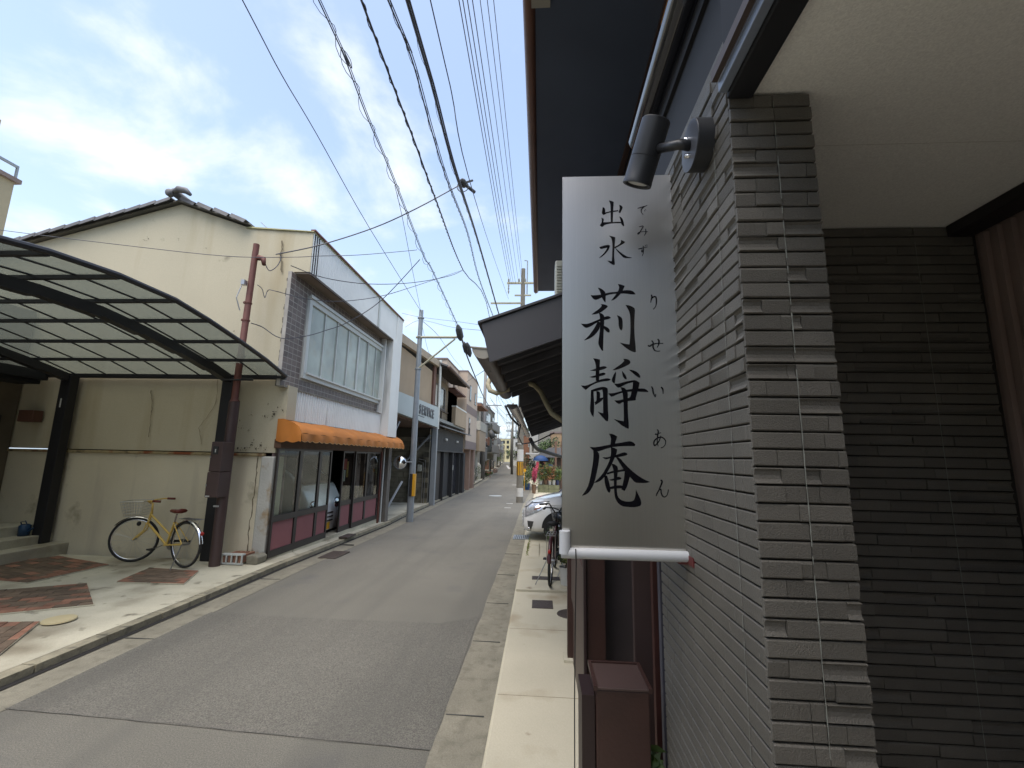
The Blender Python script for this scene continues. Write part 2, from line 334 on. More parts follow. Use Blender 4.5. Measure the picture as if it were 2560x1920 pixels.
# brick insets in the yard
def clip(poly, quad):
    n = len(quad); area = sum(quad[i][0] * quad[(i + 1) % n][1] - quad[(i + 1) % n][0] * quad[i][1] for i in range(n)); sg = 1 if area > 0 else -1
    for i in range(n):
        a, b = quad[i], quad[(i + 1) % n]; side = lambda p: sg * ((b[0] - a[0]) * (p[1] - a[1]) - (b[1] - a[1]) * (p[0] - a[0])); o = []
        for j in range(len(poly)):
            p, q = poly[j], poly[(j + 1) % len(poly)]; sp, sq = side(p), side(q)
            if sp >= 0: o.append(p)
            if (sp >= 0) != (sq >= 0): t = sp / (sp - sq); o.append((p[0] + (q[0] - p[0]) * t, p[1] + (q[1] - p[1]) * t))
        poly = o
        if len(poly) < 3: return []
    return poly
br_r = M('red_brick_paver', lin(146, 106, 86, .85), .9, nv=.25, ns=9, fv=.15, fs=80, bump=.5, bs=60, rand=.22)
br_d = M('dark_brick_paver', lin(110, 94, 78, .85), .9, nv=.25, ns=9, fv=.15, fs=80, bump=.5, bs=60, rand=.22)
quads = [[(-7.95, 6.30), (-7.62, 6.95), (-6.354, 6.55), (-6.447, 5.55), (-7.2, 5.62)], [(-6.75, 5.05), (-5.715, 5.63), (-4.862, 4.91), (-5.9, 4.30)],
         [(-5.9, 4.2), (-4.876, 4.39), (-4.415, 3.7), (-5.2, 3.0)], [(-5.435, 5.74), (-5.638, 6.45), (-4.834, 6.39), (-4.543, 5.77)]]
for qi, q in enumerate(quads):
    cx = sum(p[0] for p in q) / len(q); cy = sum(p[1] for p in q) / len(q); zq = .066
    mb = MB(); mb.prism([(x, y, zq) for x, y in q], (0, 0, .012)); root = ob('brick_inset', mb, conc, kind='structure')
    e = max(((q[i], q[(i + 1) % len(q)]) for i in range(len(q))), key=lambda e: (e[0][0] - e[1][0]) ** 2 + (e[0][1] - e[1][1]) ** 2)
    an = math.atan2(e[1][1] - e[0][1], e[1][0] - e[0][0]); ca, sa = math.cos(an), math.sin(an)
    sh = [(cx + (x - cx) * .985, cy + (y - cy) * .985) for x, y in q]
    inner = [(cx + (x - cx) * .80, cy + (y - cy) * .80) for x, y in q]
    for r in range(-14, 15):
        for c_ in range(-7, 8):
            u0 = c_ * .212 + (r % 2) * .106; v0 = r * .106
            pl = [(cx + u * ca - v * sa, cy + u * sa + v * ca) for u, v in ((u0, v0), (u0 + .205, v0), (u0 + .205, v0 + .099), (u0, v0 + .099))]
            cc = (sum(p[0] for p in pl) / 4, sum(p[1] for p in pl) / 4); pl = clip(pl, sh)
            if len(pl) < 3: continue
            mb = MB(); h = U(.016, .021); mb.prism([(x, y, zq) for x, y in pl], (0, 0, h))
            isin = len(clip([(cc[0] - .01, cc[1] - .01), (cc[0] + .01, cc[1] - .01), (cc[0], cc[1] + .01)], inner)) > 2
            ob('brick', mb, (br_d if (isin and random.random() < .8) or (not isin and random.random() < .25) else br_r), root)
tag(ob('cover_plate', MB().lathe([(0, .012), (.13, .012), (.135, .0)], (-4.75, 4.45, .076), 28), M('cream_cover', lin(214, 200, 158, .7), .7), loc=None), 'round cream cover plate set in the yard concrete beside the brick insets', 'cover')
# manholes, grates, covers
iron = M('cast_iron', lin(84, 74, 68, .75), .6, metal=.3, nv=.2, ns=14, bump=.8, bs=70)
def grate(name, label, x0, x1, y0, y1, z, nb, along='x', mf=galv):
    t = T(name, label, 'drain grate', ((x0 + x1) / 2, (y0 + y1) / 2, z))
    ob('frame', B(x0, x1, y0, y0 + .02, z, z + .012).box(x0, x1, y1 - .02, y1, z, z + .012).box(x0, x0 + .02, y0 + .02, y1 - .02, z, z + .012).box(x1 - .02, x1, y0 + .02, y1 - .02, z, z + .012), mf, t)
    ob('pit', B(x0 + .02, x1 - .02, y0 + .02, y1 - .02, z - .004, z + .002), dark_m, t)
    for i in range(nb):
        if along == 'x': a = x0 + .02 + (x1 - x0 - .04) * (i + .5) / nb; w = (x1 - x0) / nb * .28; ob('bar', B(a - w, a + w, y0 + .02, y1 - .02, z + .001, z + .011), mf, t)
        else: a = y0 + .02 + (y1 - y0 - .04) * (i + .5) / nb; w = (y1 - y0) / nb * .28; ob('bar', B(x0 + .02, x1 - .02, a - w, a + w, z + .001, z + .011), mf, t)
    return t
grate('drain_grate', 'steel drain grate across the right gutter in front of the white car', -.60, -.22, 10.45, 11.0, -.055, 8)
tag(ob('drain_cover', B(-3.80, -3.48, 7.80, 8.38, -.03, .0), iron, bevel=.004), 'rusty rectangular drain cover in the left gutter before the shop', 'drain cover')
tag(ob('drain_cover', B(-4.17, -3.98, 9.4, 9.85, .03, .062), iron, bevel=.004), 'small rusty cover in the pavement beside the shop doors', 'drain cover')
tag(ob('drain_cover', B(-.08, .17, 5.55, 5.85, .02, .034), iron, bevel=.003), 'small square iron cover in the pale footway slab near the brown posts', 'drain cover')
tag(ob('drain_cover', B(-.10, .30, 6.72, 6.90, .04, .054), iron, bevel=.003), 'narrow iron cover in the footway under the dark bicycle', 'drain cover')
tag(ob('manhole_cover', MB().lathe([(0, .008), (.15, .008), (.155, 0)], (.36, 5.4, .028), 28), iron), 'round iron manhole cover in the slab beside the brown panel', 'manhole cover')
tag(ob('manhole_cover', MB().lathe([(0, .008), (.34, .008), (.345, 0)], (-2.35, 24.2, gz(24.2)), 28), M('pale_metal', lin(190, 196, 192, .7), .4, metal=.3)), 'pale round manhole cover in the middle of the road', 'manhole cover')
for i, (x, y, a, b) in enumerate(((-1.3, 19.9, .28, .12), (-1.25, 17.9, .25, .10), (-1.75, 35.5, .8, .3), (-1.35, 47, 1.0, .4))):
    ob('road_marking', B(x - a / 2, x + a / 2, y - b / 2, y + b / 2, gz(y), gz(y) + .004), whit, kind='structure')
ob('road_marking', MB().poly([(-6.3, 90, -.345), (-5.9, 90, -.345), (-9.2, 130, -.345), (-9.8, 130, -.345)]), whit, kind='structure')

# ------------------------------------------------------------------ corner shop with cream gable wall
X0 = -4.38
def corr(x, y0, y1, z0, z1, pitch, dep, sx=1):
    mb = MB(); n = int((y1 - y0) / pitch); vs = []
    for i in range(n + 1):
        y = y0 + (y1 - y0) * i / n
        for dy_, dx_ in ((0, 0), (.12, dep), (.38, dep), (.5, 0)):
            if i == n and dy_ > 0: continue
            vs += [(x + sx * dx_, y + dy_ * pitch, z0), (x + sx * dx_, y + dy_ * pitch, z1)]
    k = len(vs) // 2
    mb.add(vs, [(2 * i, 2 * i + 1, 2 * i + 3, 2 * i + 2) for i in range(k - 1)])
    return mb
shop = T('corner_shop', 'old two storey corner shop with cream stucco gable wall and brown tiled upper front', 'shop', (-7, 9.8, .08))
AX = -6.72; AZ = 6.30
gable = [(-13.2, 7.22), (-4.40, 7.22)]
mb = MB()   # gable wall as a slab 0.25 thick, upper part
def wallprism(pts, y0, y1): return MB().prism([(x, y0, z) for x, z in pts], (0, y1 - y0, 0))
up = wallprism([(-13.2, 1.76), (-4.40, 1.76), (-4.40, 2.32), (-4.28, 2.32), (-4.28, 2.90), (-4.41, 2.90), (-4.41, 4.95), (-4.12, 4.95), (-4.12, 5.70), (-5.31, 5.80), (AX, AZ), (-13.2, 4.55)], 7.22, 7.5)
ob('gable_wall', up, stucco, shop)
low = wallprism([(-13.2, 0), (-4.40, 0), (-4.40, 1.70), (-13.2, 1.70)], 7.20, 7.5)
ob('lower_wall', low, stucco_low_bright, shop)
ob('ledge', B(-13.2, -4.56, 7.165, 7.24, 1.70, 1.745), M('rusty_ledge', lin(176, 160, 120, .7), .85, nv=.15, ns=6, spots=[(lin(134, 74, 40, .8), 3.2, .50, .62), (lin(86, 76, 56, .8), 5, .56, .7)]), shop, bevel=.01)
ob('corner_pilaster', B(-4.60, -4.385, 7.17, 7.30, .02, 1.70), M('flaking_white_paint', lin(208, 208, 200, .72), .85, nv=.1, spots=[(lin(176, 150, 110, .7), 4, .56, .72)], bump=.5, bs=30), shop, bevel=.02)
# stains, cracks and patches of lost paint
def blob(cx, cz, rx, rz, y, n=9):
    return [(cx + rx * math.cos(2 * math.pi * i / n) * U(.5, 1.2), y, cz + rz * math.sin(2 * math.pi * i / n) * U(.5, 1.2)) for i in range(n)]
mb = MB()
def onwall(px, py, Y=7.2): r = PY(px, py, Y); return r.x, r.z
for px, py, s in ((685, 1035, .05), (628, 1037, .02), (662, 1040, .022), (707, 1026, .025), (622, 1075, .02), (604, 1070, .018), (603, 1148, .0), (612, 1120, .03), (628, 1112, .035), (640, 1122, .03), (652, 1113, .03), (584, 1080, .0), (690, 960, .0), (585, 828, .015), (447, 598, .015), (371, 597, .02), (361, 600, .015), (515, 620, .014), (595, 1120, .03), (580, 1126, .03), (663, 1124, .022), (670, 1010, .012), (600, 1052, .016)):
    if s: x, z = onwall(px, py); mb.prism(blob(x, z, s * .55, s * U(.4, .9), 7.1995), (0, -.003, 0)); [mb.prism(blob(x + random.gauss(0, s * 1.1), z + random.gauss(0, s * 1.1), s * U(.12, .4), s * U(.12, .35), 7.1985 - .0002 * q_, 7), (0, -.002, 0)) for q_ in range(5)]
ob('peeled_paint', mb, peel, shop)
mb = MB()
def line_on(pts, w, Y=7.2, jit=.012, sub=7):
    mb = MB()
    P3 = []
    for (a, b), (c, d_) in zip(pts, pts[1:]):
        for i in range(sub):
            x, z = onwall(a + (c - a) * i / sub, b + (d_ - b) * i / sub, Y); P3.append((x + U(-jit, jit), z + U(-jit, jit)))
    vs = []
    for x, z in P3:
        ww = w * U(.3, 1.1); vs += [(x - ww, Y - .003, z), (x + ww, Y - .003, z)]
    mb.add(vs, [(2 * i, 2 * i + 1, 2 * i + 3, 2 * i + 2) for i in range(len(P3) - 1)]); ob('crack', mb, M('crack_line', lin(128, 118, 96, .75), .95), shop)
line_on([(378, 975), (381, 1020), (377, 1050), (372, 1100)], .007); line_on([(545, 950), (540, 1010), (498, 1070), (505, 1120)], .005); line_on([(645, 1140), (640, 1190), (632, 1260), (622, 1330), (616, 1390)], .012)
line_on([(706, 600), (703, 640), (707, 690)], .018, 7.2, .02)
# roof: verge tiles, ridge ornament, roof planes
def roofplane(x0, z0, x1, z1): return MB().prism([(x0, 7.14, z0), (x1, 7.14, z1), (x1, 7.14, z1 + .03), (x0, 7.14, z0 + .03)], (0, 5.5, 0))
rf = ob('roof', roofplane(-13.2, 4.57, AX, AZ + .02).add(*(lambda m_: (m_.v, m_.f))(roofplane(AX, AZ + .02, -5.28, 5.83))), M('dark_roof_base', lin(120, 118, 112, .8), .7), shop)
vt = mesh('verge_tile', MB().add([(0, -.10, 0), (.30, -.10, .0), (.30, .16, .0), (0, .16, 0), (0, -.10, .05), (.32, -.10, .035), (.32, .16, .035), (0, .16, .05), (0, -.115, -.07), (.31, -.115, -.08), (.31, -.10, .04), (0, -.10, .05)],
                              [(0, 1, 2, 3), (4, 7, 6, 5), (1, 5, 6, 2), (3, 7, 4, 0), (8, 9, 10, 11), (0, 4, 5, 1)]), roof_t, Vector((0, 0, 0)))
def tiles(xa, za, xb, zb):
    L_ = math.hypot(xb - xa, zb - za); n = int(L_ / .29); an = math.atan2(zb - za, xb - xa)
    for i in range(n):
        t = i / n; inst('verge_tile', vt, rf, (xa + (xb - xa) * t, 7.17, za + (zb - za) * t + .048 + U(-.006, .006)), (1, 1, .6), (0, -an + .06, 0))
    # courses behind the verge
    for j in range(1, 8):
        for i in range(0, n, 1):
            pass
tiles(AX + .1, AZ, -5.28, 5.83)
xa, za = -13.2, 4.57; L_ = math.hypot(AX - xa, AZ - za); n = int(L_ / .29); an = math.atan2(AZ - za, xa - AX)
for i in range(n):
    t = i / n; inst('verge_tile', vt, rf, (AX - .1 + (xa - AX) * t, 7.17, AZ + (za - AZ) * t + .048 + U(-.006, .006)), (-1, 1, .6), (0, -math.atan2(AZ - za, AX - xa) + -.06, 0))
mb = MB().lathe([(0, -.02), (.06, -.02), (.07, 0), (.07, .05), (.05, .08), (0, .08)], (AX - .05, 7.02, AZ + .09), 16, (0, -1, 0))
mb.tube([(AX + .03, 6.98, AZ + .11), (AX + .12, 6.98, AZ + .15), (AX + .26, 6.98, AZ + .12), (AX + .36, 6.98, AZ + .04)], [.03, .06, .055, .03], 10)
mb.tube([(AX, 7.0, AZ + .12), (AX, 12.6, AZ + .12)], .07, 10)
ob('ridge_tile', mb, roof_t, rf, smooth=True)
ob('antenna', MB().tube([PY(653, 556, 8.6), PY(675, 577, 8.4), PY(690, 600, 8.2)], .010, 5), galv, shop)
mb = MB(); mb.prism([(-5.40, 7.19, 5.80), (-5.31, 7.19, 5.82), (-4.10, 7.19, 5.715), (-4.10, 7.19, 5.70)], (0, 5.4, 0)); ob('parapet_cap', mb, M('pale_cap', lin(200, 196, 150, .7), .7), shop)
# front: core, bands, pier
ob('core', B(-12, -4.46, 7.52, 12.5, 1.99, 4.54).box(-4.46, -4.40, 7.52, 12.5, 2.0, 2.86), dark_m, shop)
ob('upper_cladding', corr(-4.12, 7.24, 12.0, 4.95, 5.72, .075, .007), whitepaint, shop)
ob('cladding_joint', B(-4.115, -4.09, 10.55, 10.63, 4.95, 5.73), winwhite, shop)
ob('flat_cladding', B(-4.125, -4.10, 12.0, 12.5, 4.95, 5.72), whitepl, shop)
ob('roof_trim', B(-4.16, -4.075, 7.2, 12.52, 5.72, 5.75), M('rusty_trim', lin(130, 84, 74, .8), .7, nv=.3, ns=8), shop)
ob('soffit', B(-4.43, -4.13, 7.24, 11.75, 4.92, 4.95), soffit_m, shop)
ob('soffit_trim', B(-4.13, -4.10, 7.24, 11.75, 4.90, 4.94), M('dark_trim', lin(90, 80, 72, .8), .7), shop)
ob('pier', B(-4.40, -4.10, 11.78, 12.5, 2.26, 4.95), whitepl, shop, bevel=.004)
ob('pier_return', B(-4.40, -4.25, 11.60, 11.64, 2.87, 4.92).box(-4.40, -4.30, 11.68, 11.70, 2.87, 4.92), whitepl, shop)
ob('lower_cladding', corr(-4.33, 7.36, 12.5, 2.32, 2.86, .085, .014), whitepaint, shop)
ob('cladding_trim', B(-4.41, -4.29, 7.36, 12.5, 2.30, 2.32).box(-4.41, -4.30, 7.1, 11.7, 2.86, 2.885), M('grey_trim', lin(140, 136, 126, .7), .7, nv=.3, ns=6), shop)
tw = ob('tiled_front', B(-4.45, -4.385, 7.12, 11.75, 2.885, 4.92), mortar, shop)
tm = mesh('brick', B(-.5, .5, -.5, .5, -.5, .5), browntile, Vector((0, 0, 0)))
WY0, WY1, WZ0, WZ1 = 7.72, 11.85, 3.12, 4.68
tcount = 0
for r in range(20):
    z = 2.89 + r * .1015
    for c_ in range(33):
        y = 7.125 + c_ * .142 + (r % 2) * .0
        if y > 11.6: continue
        y2 = min(y + .134, 11.75); zc, yc = z + .047, (y + y2) / 2
        if yc > WY0 - .04 and yc < WY1 and zc > WZ0 - .03 and zc < WZ1 + .03: continue
        if tcount >= 296: continue
        inst('brick', tm, tw, (-4.3855, yc, zc), (.003 + U(0, .002), y2 - y - .006, .088)); tcount += 1
# rough cut edge of the tiling on the gable side
mb = MB()
for i in range(42):
    z = 2.89 + i * .0485; w = U(.04, .10); mb.box(-4.46 - w * .6, -4.40, 7.205 - U(.004, .012), 7.225, z, z + .047)
ob('rough_edge', mb, M('grey_tile_edge', lin(108, 104, 94, .8), .9, nv=.3, ns=12, bump=.6, bs=50), shop)
# upstairs window
w_ = ob('window', B(-4.384, -4.33, WY0, WY1, WZ0 - .0, WZ0 + .10).box(-4.384, -4.33, WY0, WY1, WZ1 - .13, WZ1).box(-4.384, -4.33, WY0, WY0 + .10, WZ0 + .10, WZ1 - .13).box(-4.384, -4.33, WY1 - .08, WY1, WZ0 + .10, WZ1 - .13), winwhite, shop, bevel=.004)
ob('window_sill', B(-4.384, -4.29, WY0 + .08, WY1 - .06, WZ0 + .085, WZ0 + .12), winwhite, w_)
n = 7
for i in range(n):
    a = WY0 + .11 + (WY1 - WY0 - .2) * i / n; b = WY0 + .11 + (WY1 - WY0 - .2) * (i + 1) / n
    ob('pane', B(-4.375, -4.368, a + .012, b - .012, WZ0 + .12, WZ1 - .13), frost, w_)
    wd = .035 if i in (4,) else .014
    if i: ob('mullion', B(-4.378, -4.345 + (.01 if i == 5 else 0), a - wd, a + wd, WZ0 + .12, WZ1 - .13), winwhite, w_)
ob('curtain_rail', B(-4.33, -4.30, WY0 - .02, WY1 + .02, WZ1 - .03, WZ1 + .03), winwhite, w_)
# street level doors
ob('lintel', B(-4.42, -4.30, 7.19, 12.0, 1.84, 1.99), brownwood, shop, bevel=.01)
ob('side_board', B(-4.45, -4.40, 7.51, 12.4, 1.99, 2.30), brownwood, shop)
frontl = [7.19, 7.93, 8.66, 9.14]; frontr = [9.76, 10.36, 11.10, 11.97]
ob('threshold', B(-4.6, -4.33, 7.2, 12.0, -.1, .085), conc, shop)
def door(y0, y1, dx_):
    f = ob('sliding_door', B(-4.36 + dx_, -4.325 + dx_, y0, y0 + .045, .09, 1.835).box(-4.36 + dx_, -4.325 + dx_, y1 - .045, y1, .09, 1.835).box(-4.36 + dx_, -4.325 + dx_, y0 + .045, y1 - .045, .09, .20).box(-4.36 + dx_, -4.325 + dx_, y0 + .045, y1 - .045, .64, .74).box(-4.36 + dx_, -4.325 + dx_, y0 + .045, y1 - .045, 1.80, 1.835), darkalu, shop)
    ob('pane', B(-4.345 + dx_, -4.340 + dx_, y0 + .045, y1 - .045, .74, 1.80), glass, f)
    mb = corr(-4.345 + dx_, y0 + .045, y1 - .05, .20, .64, .035, .004); ob('lower_panel', mb, pink, f)
for a, b in zip(frontl, frontl[1:]): door(a, b, 0)
for i, (a, b) in enumerate(zip(frontr, frontr[1:])): door(a, b, -.03 * (i == 0))
# interior: dark room, curtains, van
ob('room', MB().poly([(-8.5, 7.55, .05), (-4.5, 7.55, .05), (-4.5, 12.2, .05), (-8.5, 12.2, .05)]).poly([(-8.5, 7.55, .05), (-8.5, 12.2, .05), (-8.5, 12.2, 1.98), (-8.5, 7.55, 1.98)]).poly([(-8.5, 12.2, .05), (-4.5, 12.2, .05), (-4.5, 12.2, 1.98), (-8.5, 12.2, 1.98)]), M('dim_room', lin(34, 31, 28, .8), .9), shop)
curt = M('faded_curtain', lin(150, 128, 124, .85), .9, nv=.3, ns=5, spots=[(lin(84, 62, 60, .8), 3.5, .5, .62)])
def curtain(y0, y1):
    mb = MB(); n = int((y1 - y0) / .03); vs = []
    for i in range(n + 1):
        y = y0 + (y1 - y0) * i / n; x = -4.44 + .018 * math.sin(i * 1.1) + .01 * math.sin(i * .37); vs += [(x, y, .70), (x - .01, y, 1.82)]
    mb.add(vs, [(2 * i, 2 * i + 1, 2 * i + 3, 2 * i + 2) for i in range(n)]); ob('curtain', mb, curt, shop, smooth=True)
curtain(7.22, 7.66); curtain(7.98, 8.22); curtain(10.5, 10.95); curtain(11.2, 11.9)
ob('poster', B(-4.47, -4.462, 10.06, 10.20, 1.42, 1.66), M('red_print', lin(190, 44, 34, .7), .6), shop)
ob('poster', B(-4.47, -4.461, 10.21, 10.30, 1.24, 1.60), M('yellow_print', lin(196, 160, 40, .7), .6), shop)
ob('poster', B(-4.47, -4.460, 10.07, 10.15, 1.16, 1.41), M('pale_print', lin(190, 190, 180, .7), .6), shop)
# pipes at the far end of the front
ob('pipe', MB().tube([(-4.31, 12.02, -.06), (-4.31, 12.02, 1.9)], .03, 8), rustpipe, shop)
ob('pipe', MB().tube([(-4.29, 12.16, -.06), (-4.29, 12.16, 1.95)], .025, 8), winwhite, shop)
ob('pillar', B(-4.40, -4.20, 12.28, 12.52, -.1, 2.25), M('grey_timber', lin(122, 116, 108, .75), .7, nv=.2, ns=5), shop)
# orange awning
aw = T('awning', 'orange cloth awning with scalloped edge over the shop doors', 'awning', (-4.2, 9.9, 2.2))
mb = MB(); vs = []; ys_ = [7.17 + 5.6 * i / 112 for i in range(113)]
prof = [(0, 2.325), (.10, 2.325), (.20, 2.30), (.30, 2.255), (.38, 2.20), (.42, 2.14), (.435, 2.09)]
for iy, y in enumerate(ys_):
    for k_, (dx_, z) in enumerate(prof):
        sag = -.030 * math.sin(math.pi * ((iy % 28) / 28)) * math.sin(math.pi * min(1, k_ / 5)) + .006 * math.sin(iy * .55) * (k_ / 6); vs.append((-4.385 + dx_ + sag * .3, y, z + sag + .004 * math.sin(iy * .9 + k_)))
nk = len(prof); mb.add(vs, [(i * nk + k_, i * nk + k_ + 1, (i + 1) * nk + k_ + 1, (i + 1) * nk + k_) for i in range(112) for k_ in range(nk - 1)])
ob('canopy', mb, orange, aw, smooth=True)
mb = MB(); vs = []
for i in range(337):
    y = 7.17 + 5.6 * i / 336; ph = (i % 12) / 12; z = 1.975 - .028 * math.sin(math.pi * ph); x = -3.945 + .012 * math.sin(i * .21) - .006 * math.sin(i * .07)
    vs += [(-3.95, y, 2.09), (x + .004, y, 2.03), (x, y, z)]
mb.add(vs, [(3 * i + k_, 3 * i + k_ + 1, 3 * i + k_ + 4, 3 * i + k_ + 3) for i in range(336) for k_ in (0, 1)]); ob('valance', mb, orange, aw, smooth=True)
mb = MB(); vs = []
for i in range(13):
    t = i / 12; x = -4.385 + .435 * t; zt = interp(.435 * t, prof); vs += [(x, 7.17, zt), (x + .003, 7.168 - .014 * math.sin(t * 9), (zt + 1.98) / 2), (x, 7.168, 1.965 - .03 * abs(math.sin(t * 7)))]
mb.add(vs, [(3 * i + k_, 3 * i + k_ + 1, 3 * i + k_ + 4, 3 * i + k_ + 3) for i in range(12) for k_ in (0, 1)]); ob('side_flap', mb, orange, aw, smooth=True)
mb = MB(); vs = []
for i in range(337):
    y = 7.17 + 5.6 * i / 336; ph = (i % 12) / 12; z = 1.975 - .028 * math.sin(math.pi * ph); x = -3.943 + .012 * math.sin(i * .21) - .006 * math.sin(i * .07); vs += [(x, y, z - .004), (x + .002, y, z + .006)]
mb.add(vs, [(2 * i, 2 * i + 1, 2 * i + 3, 2 * i + 2) for i in range(336)]); ob('piping', mb, M('pale_piping', lin(236, 190, 130, .75), .7), aw)
ob('frame', MB().tube([(-4.38, 7.3, 2.1), (-3.97, 7.3, 2.08), (-3.97, 12.6, 2.08), (-4.38, 12.6, 2.1)], .012, 6), darkalu, aw)

# van inside the shop
van = T('parked_van', 'white van parked inside the corner shop behind the sliding doors', 'van', (-5.4, 9.5, .06))
mb = MB(); prof = [(-.02, .16), (.06, .12), (.10, .45), (.06, .78), (-.10, 1.08), (-.42, 1.36), (-.95, 1.66), (-2.6, 1.70), (-2.6, .16)]
mb.prism([(-4.62 + a, 8.75, .0 + b) for a, b in prof], (0, 1.5, 0)); ob('body', mb, carwhite, van, bevel=.07, seg=4, smooth=True)
for y in (8.86, 9.92): ob('headlight', MB().sphere((-4.56, y + .1, .70), .06, .14, .12), chrome, van, smooth=True)
ob('windshield', MB().prism([(-4.73, 8.87, 1.12), (-4.73, 10.13, 1.12), (-5.50, 10.07, 1.65), (-5.50, 8.93, 1.65)], (.02, 0, .02)), darkglass, van)
for z in (.34, .42, .50): ob('grille', B(-4.54, -4.51, 9.2, 9.8, z, z + .03), darkalu, van)
ob('number_plate', B(-4.545, -4.52, 9.35, 9.69, .18, .32), yel, van)
# ------------------------------------------------------------------ carport
cp = T('carport', 'black carport with curved smoked roof panels leaning out from the cream wall', 'carport', (-7, 6.9, .08))
RIM = [(7.13, 3.03), (6.53, 3.19), (5.89, 3.32), (5.26, 3.43), (4.72, 3.50), (4.02, 3.50), (3.37, 3.44), (2.75, 3.33)]
XE, XW = -4.30, -11.0
def rim(y, dz=0): return (y, interp(-y, [(-a, b) for a, b in RIM]) + dz)
ob('end_rim', MB().tube([(XE, y, z + .01) for y, z in RIM], .032, 8), carport_m, cp)
ob('end_rim', MB().tube([(XW, y, z + .01) for y, z in RIM], .032, 8), carport_m, cp)
for i, (y, z) in enumerate(RIM): ob('purlin', B(XW, XE, y - .022, y + .022, z - .03, z + .012), carport_m, cp)
xs_ = [XE, -4.78, -5.26, -5.83, -6.40, -6.97, -7.54, -8.11, -8.68, -9.25, -9.82, -10.4, XW]
for i in range(1, len(xs_) - 1): ob('batten', MB().tube([(xs_[i], y, z + .018) for y, z in RIM], .011, 5), carport_m, cp)
pm = {}
for i in range(len(RIM) - 1):
    for j in range(len(xs_) - 1):
        (ya, za), (yb, zb) = RIM[i], RIM[i + 1]; ob('roof_panel', MB().prism([(xs_[j], ya, za + .030), (xs_[j + 1], ya, za + .030), (xs_[j + 1], yb, zb + .030), (xs_[j], yb, zb + .030)], (0, 0, .003)), poly_m, cp)
ob('gutter', B(XW, XE - .02, 7.13, 7.19, 2.99, 3.06), carport_m, cp)
for bx_ in (-5.21, -8.10):
    mb = MB(); pts = [(7.12, 3.0), (6.5, 3.14), (5.89, 3.26), (5.26, 3.36), (4.70, 3.42), (4.02, 3.42), (3.37, 3.37), (2.8, 3.28)]
    for (ya, za), (yb, zb) in zip(pts, pts[1:]): mb.prism([(bx_ - .06, ya, za - .13), (bx_ - .06, ya, za), (bx_ - .06, yb, zb), (bx_ - .06, yb, zb - .13 + .02)], (.12, 0, 0))
    ob('beam', mb, carport_m, cp)
    z0 = .07 if bx_ > -6 else .24
    ob('post', B(bx_ - .09, bx_ + .09, 6.98, 7.13, z0, 3.0), carport_m, cp, bevel=.008)
ob('sticker', B(-8.12, -8.10, 6.972, 6.98, 2.45, 2.6), whit, cp)
ob('pipe_clamp', MB().tube([(-5.2, 7.0, 2.98), (-4.78, 6.98, 2.96), (-4.72, 6.9, 2.93), (-4.78, 6.7, 2.90), (-5.1, 6.7, 2.90)], .014, 6), carport_m, cp)
# ------------------------------------------------------------------ meter pole
mp = T('meter_pole', 'red brown steel service pole with two brown meter boxes before the cream wall', 'pole', (-4.87, 6.75, .07))
ob('pole', MB().tube([(-4.875, 6.75, .06), (-4.875, 6.75, 2.55)], .078, 14), brownbox, mp, smooth=True, auto=40)
ob('upper_pole', MB().tube([(-4.875, 6.75, 2.55), (-4.88, 6.75, 2.6), (-4.83, 6.75, 5.24)], [.078, .052, .048], 14), rustpipe, mp, smooth=True, auto=40)
ob('cap', MB().tube([(-4.77, 6.75, 5.0), (-4.68, 6.75, 4.98), (-4.64, 6.72, 4.86)], [.05, .045, .03], 8), rustpipe, mp, smooth=True)
for z0, z1, w in ((1.46, 1.91, 0), (1.08, 1.455, .012)):
    b_ = ob('meter_box', B(-4.99 - w, -4.80, 6.52, 6.77, z0, z1), brownbox, mp, bevel=.012)
    ob('latch', B(-4.985 - w, -4.97 - w, 6.508, 6.52, (z0 + z1) / 2 - .02, (z0 + z1) / 2 + .01), dullmetal, b_)
    if not w: ob('meter_window', B(-4.95, -4.87, 6.511, 6.52, 1.72, 1.84), M('meter_face', lin(60, 60, 60), .2), b_); ob('meter_dial', B(-4.915, -4.90, 6.508, 6.511, 1.75, 1.80), whit, b_)
    else: ob('sticker', B(-4.985, -4.92, 6.515, 6.519, 1.09, 1.11), whit, b_)
ob('sticker', B(-4.94, -4.86, 6.655, 6.669, .93, .955), whit, mp)
ob('bracket', MB().box(-4.93, -4.87, 6.62, 6.70, 4.48, 4.56).tube([(-4.93, 6.68, 4.55), (-4.97, 6.62, 4.25), (-4.93, 6.68, 4.05)], .008, 5), dullmetal, mp)
for z in (3.3, 3.9, 4.2): ob('band', MB().lathe([(.066, -.012), (.068, 0), (.066, .012)], (-4.86, 6.75, z), 14), rustpipe, mp)
ob('bundled_pipe', MB().tube([(-5.0, 6.86, .1), (-5.0, 6.86, 2.9)], .016, 8), M('beige_pipe', lin(160, 150, 128, .7), .6), mp)
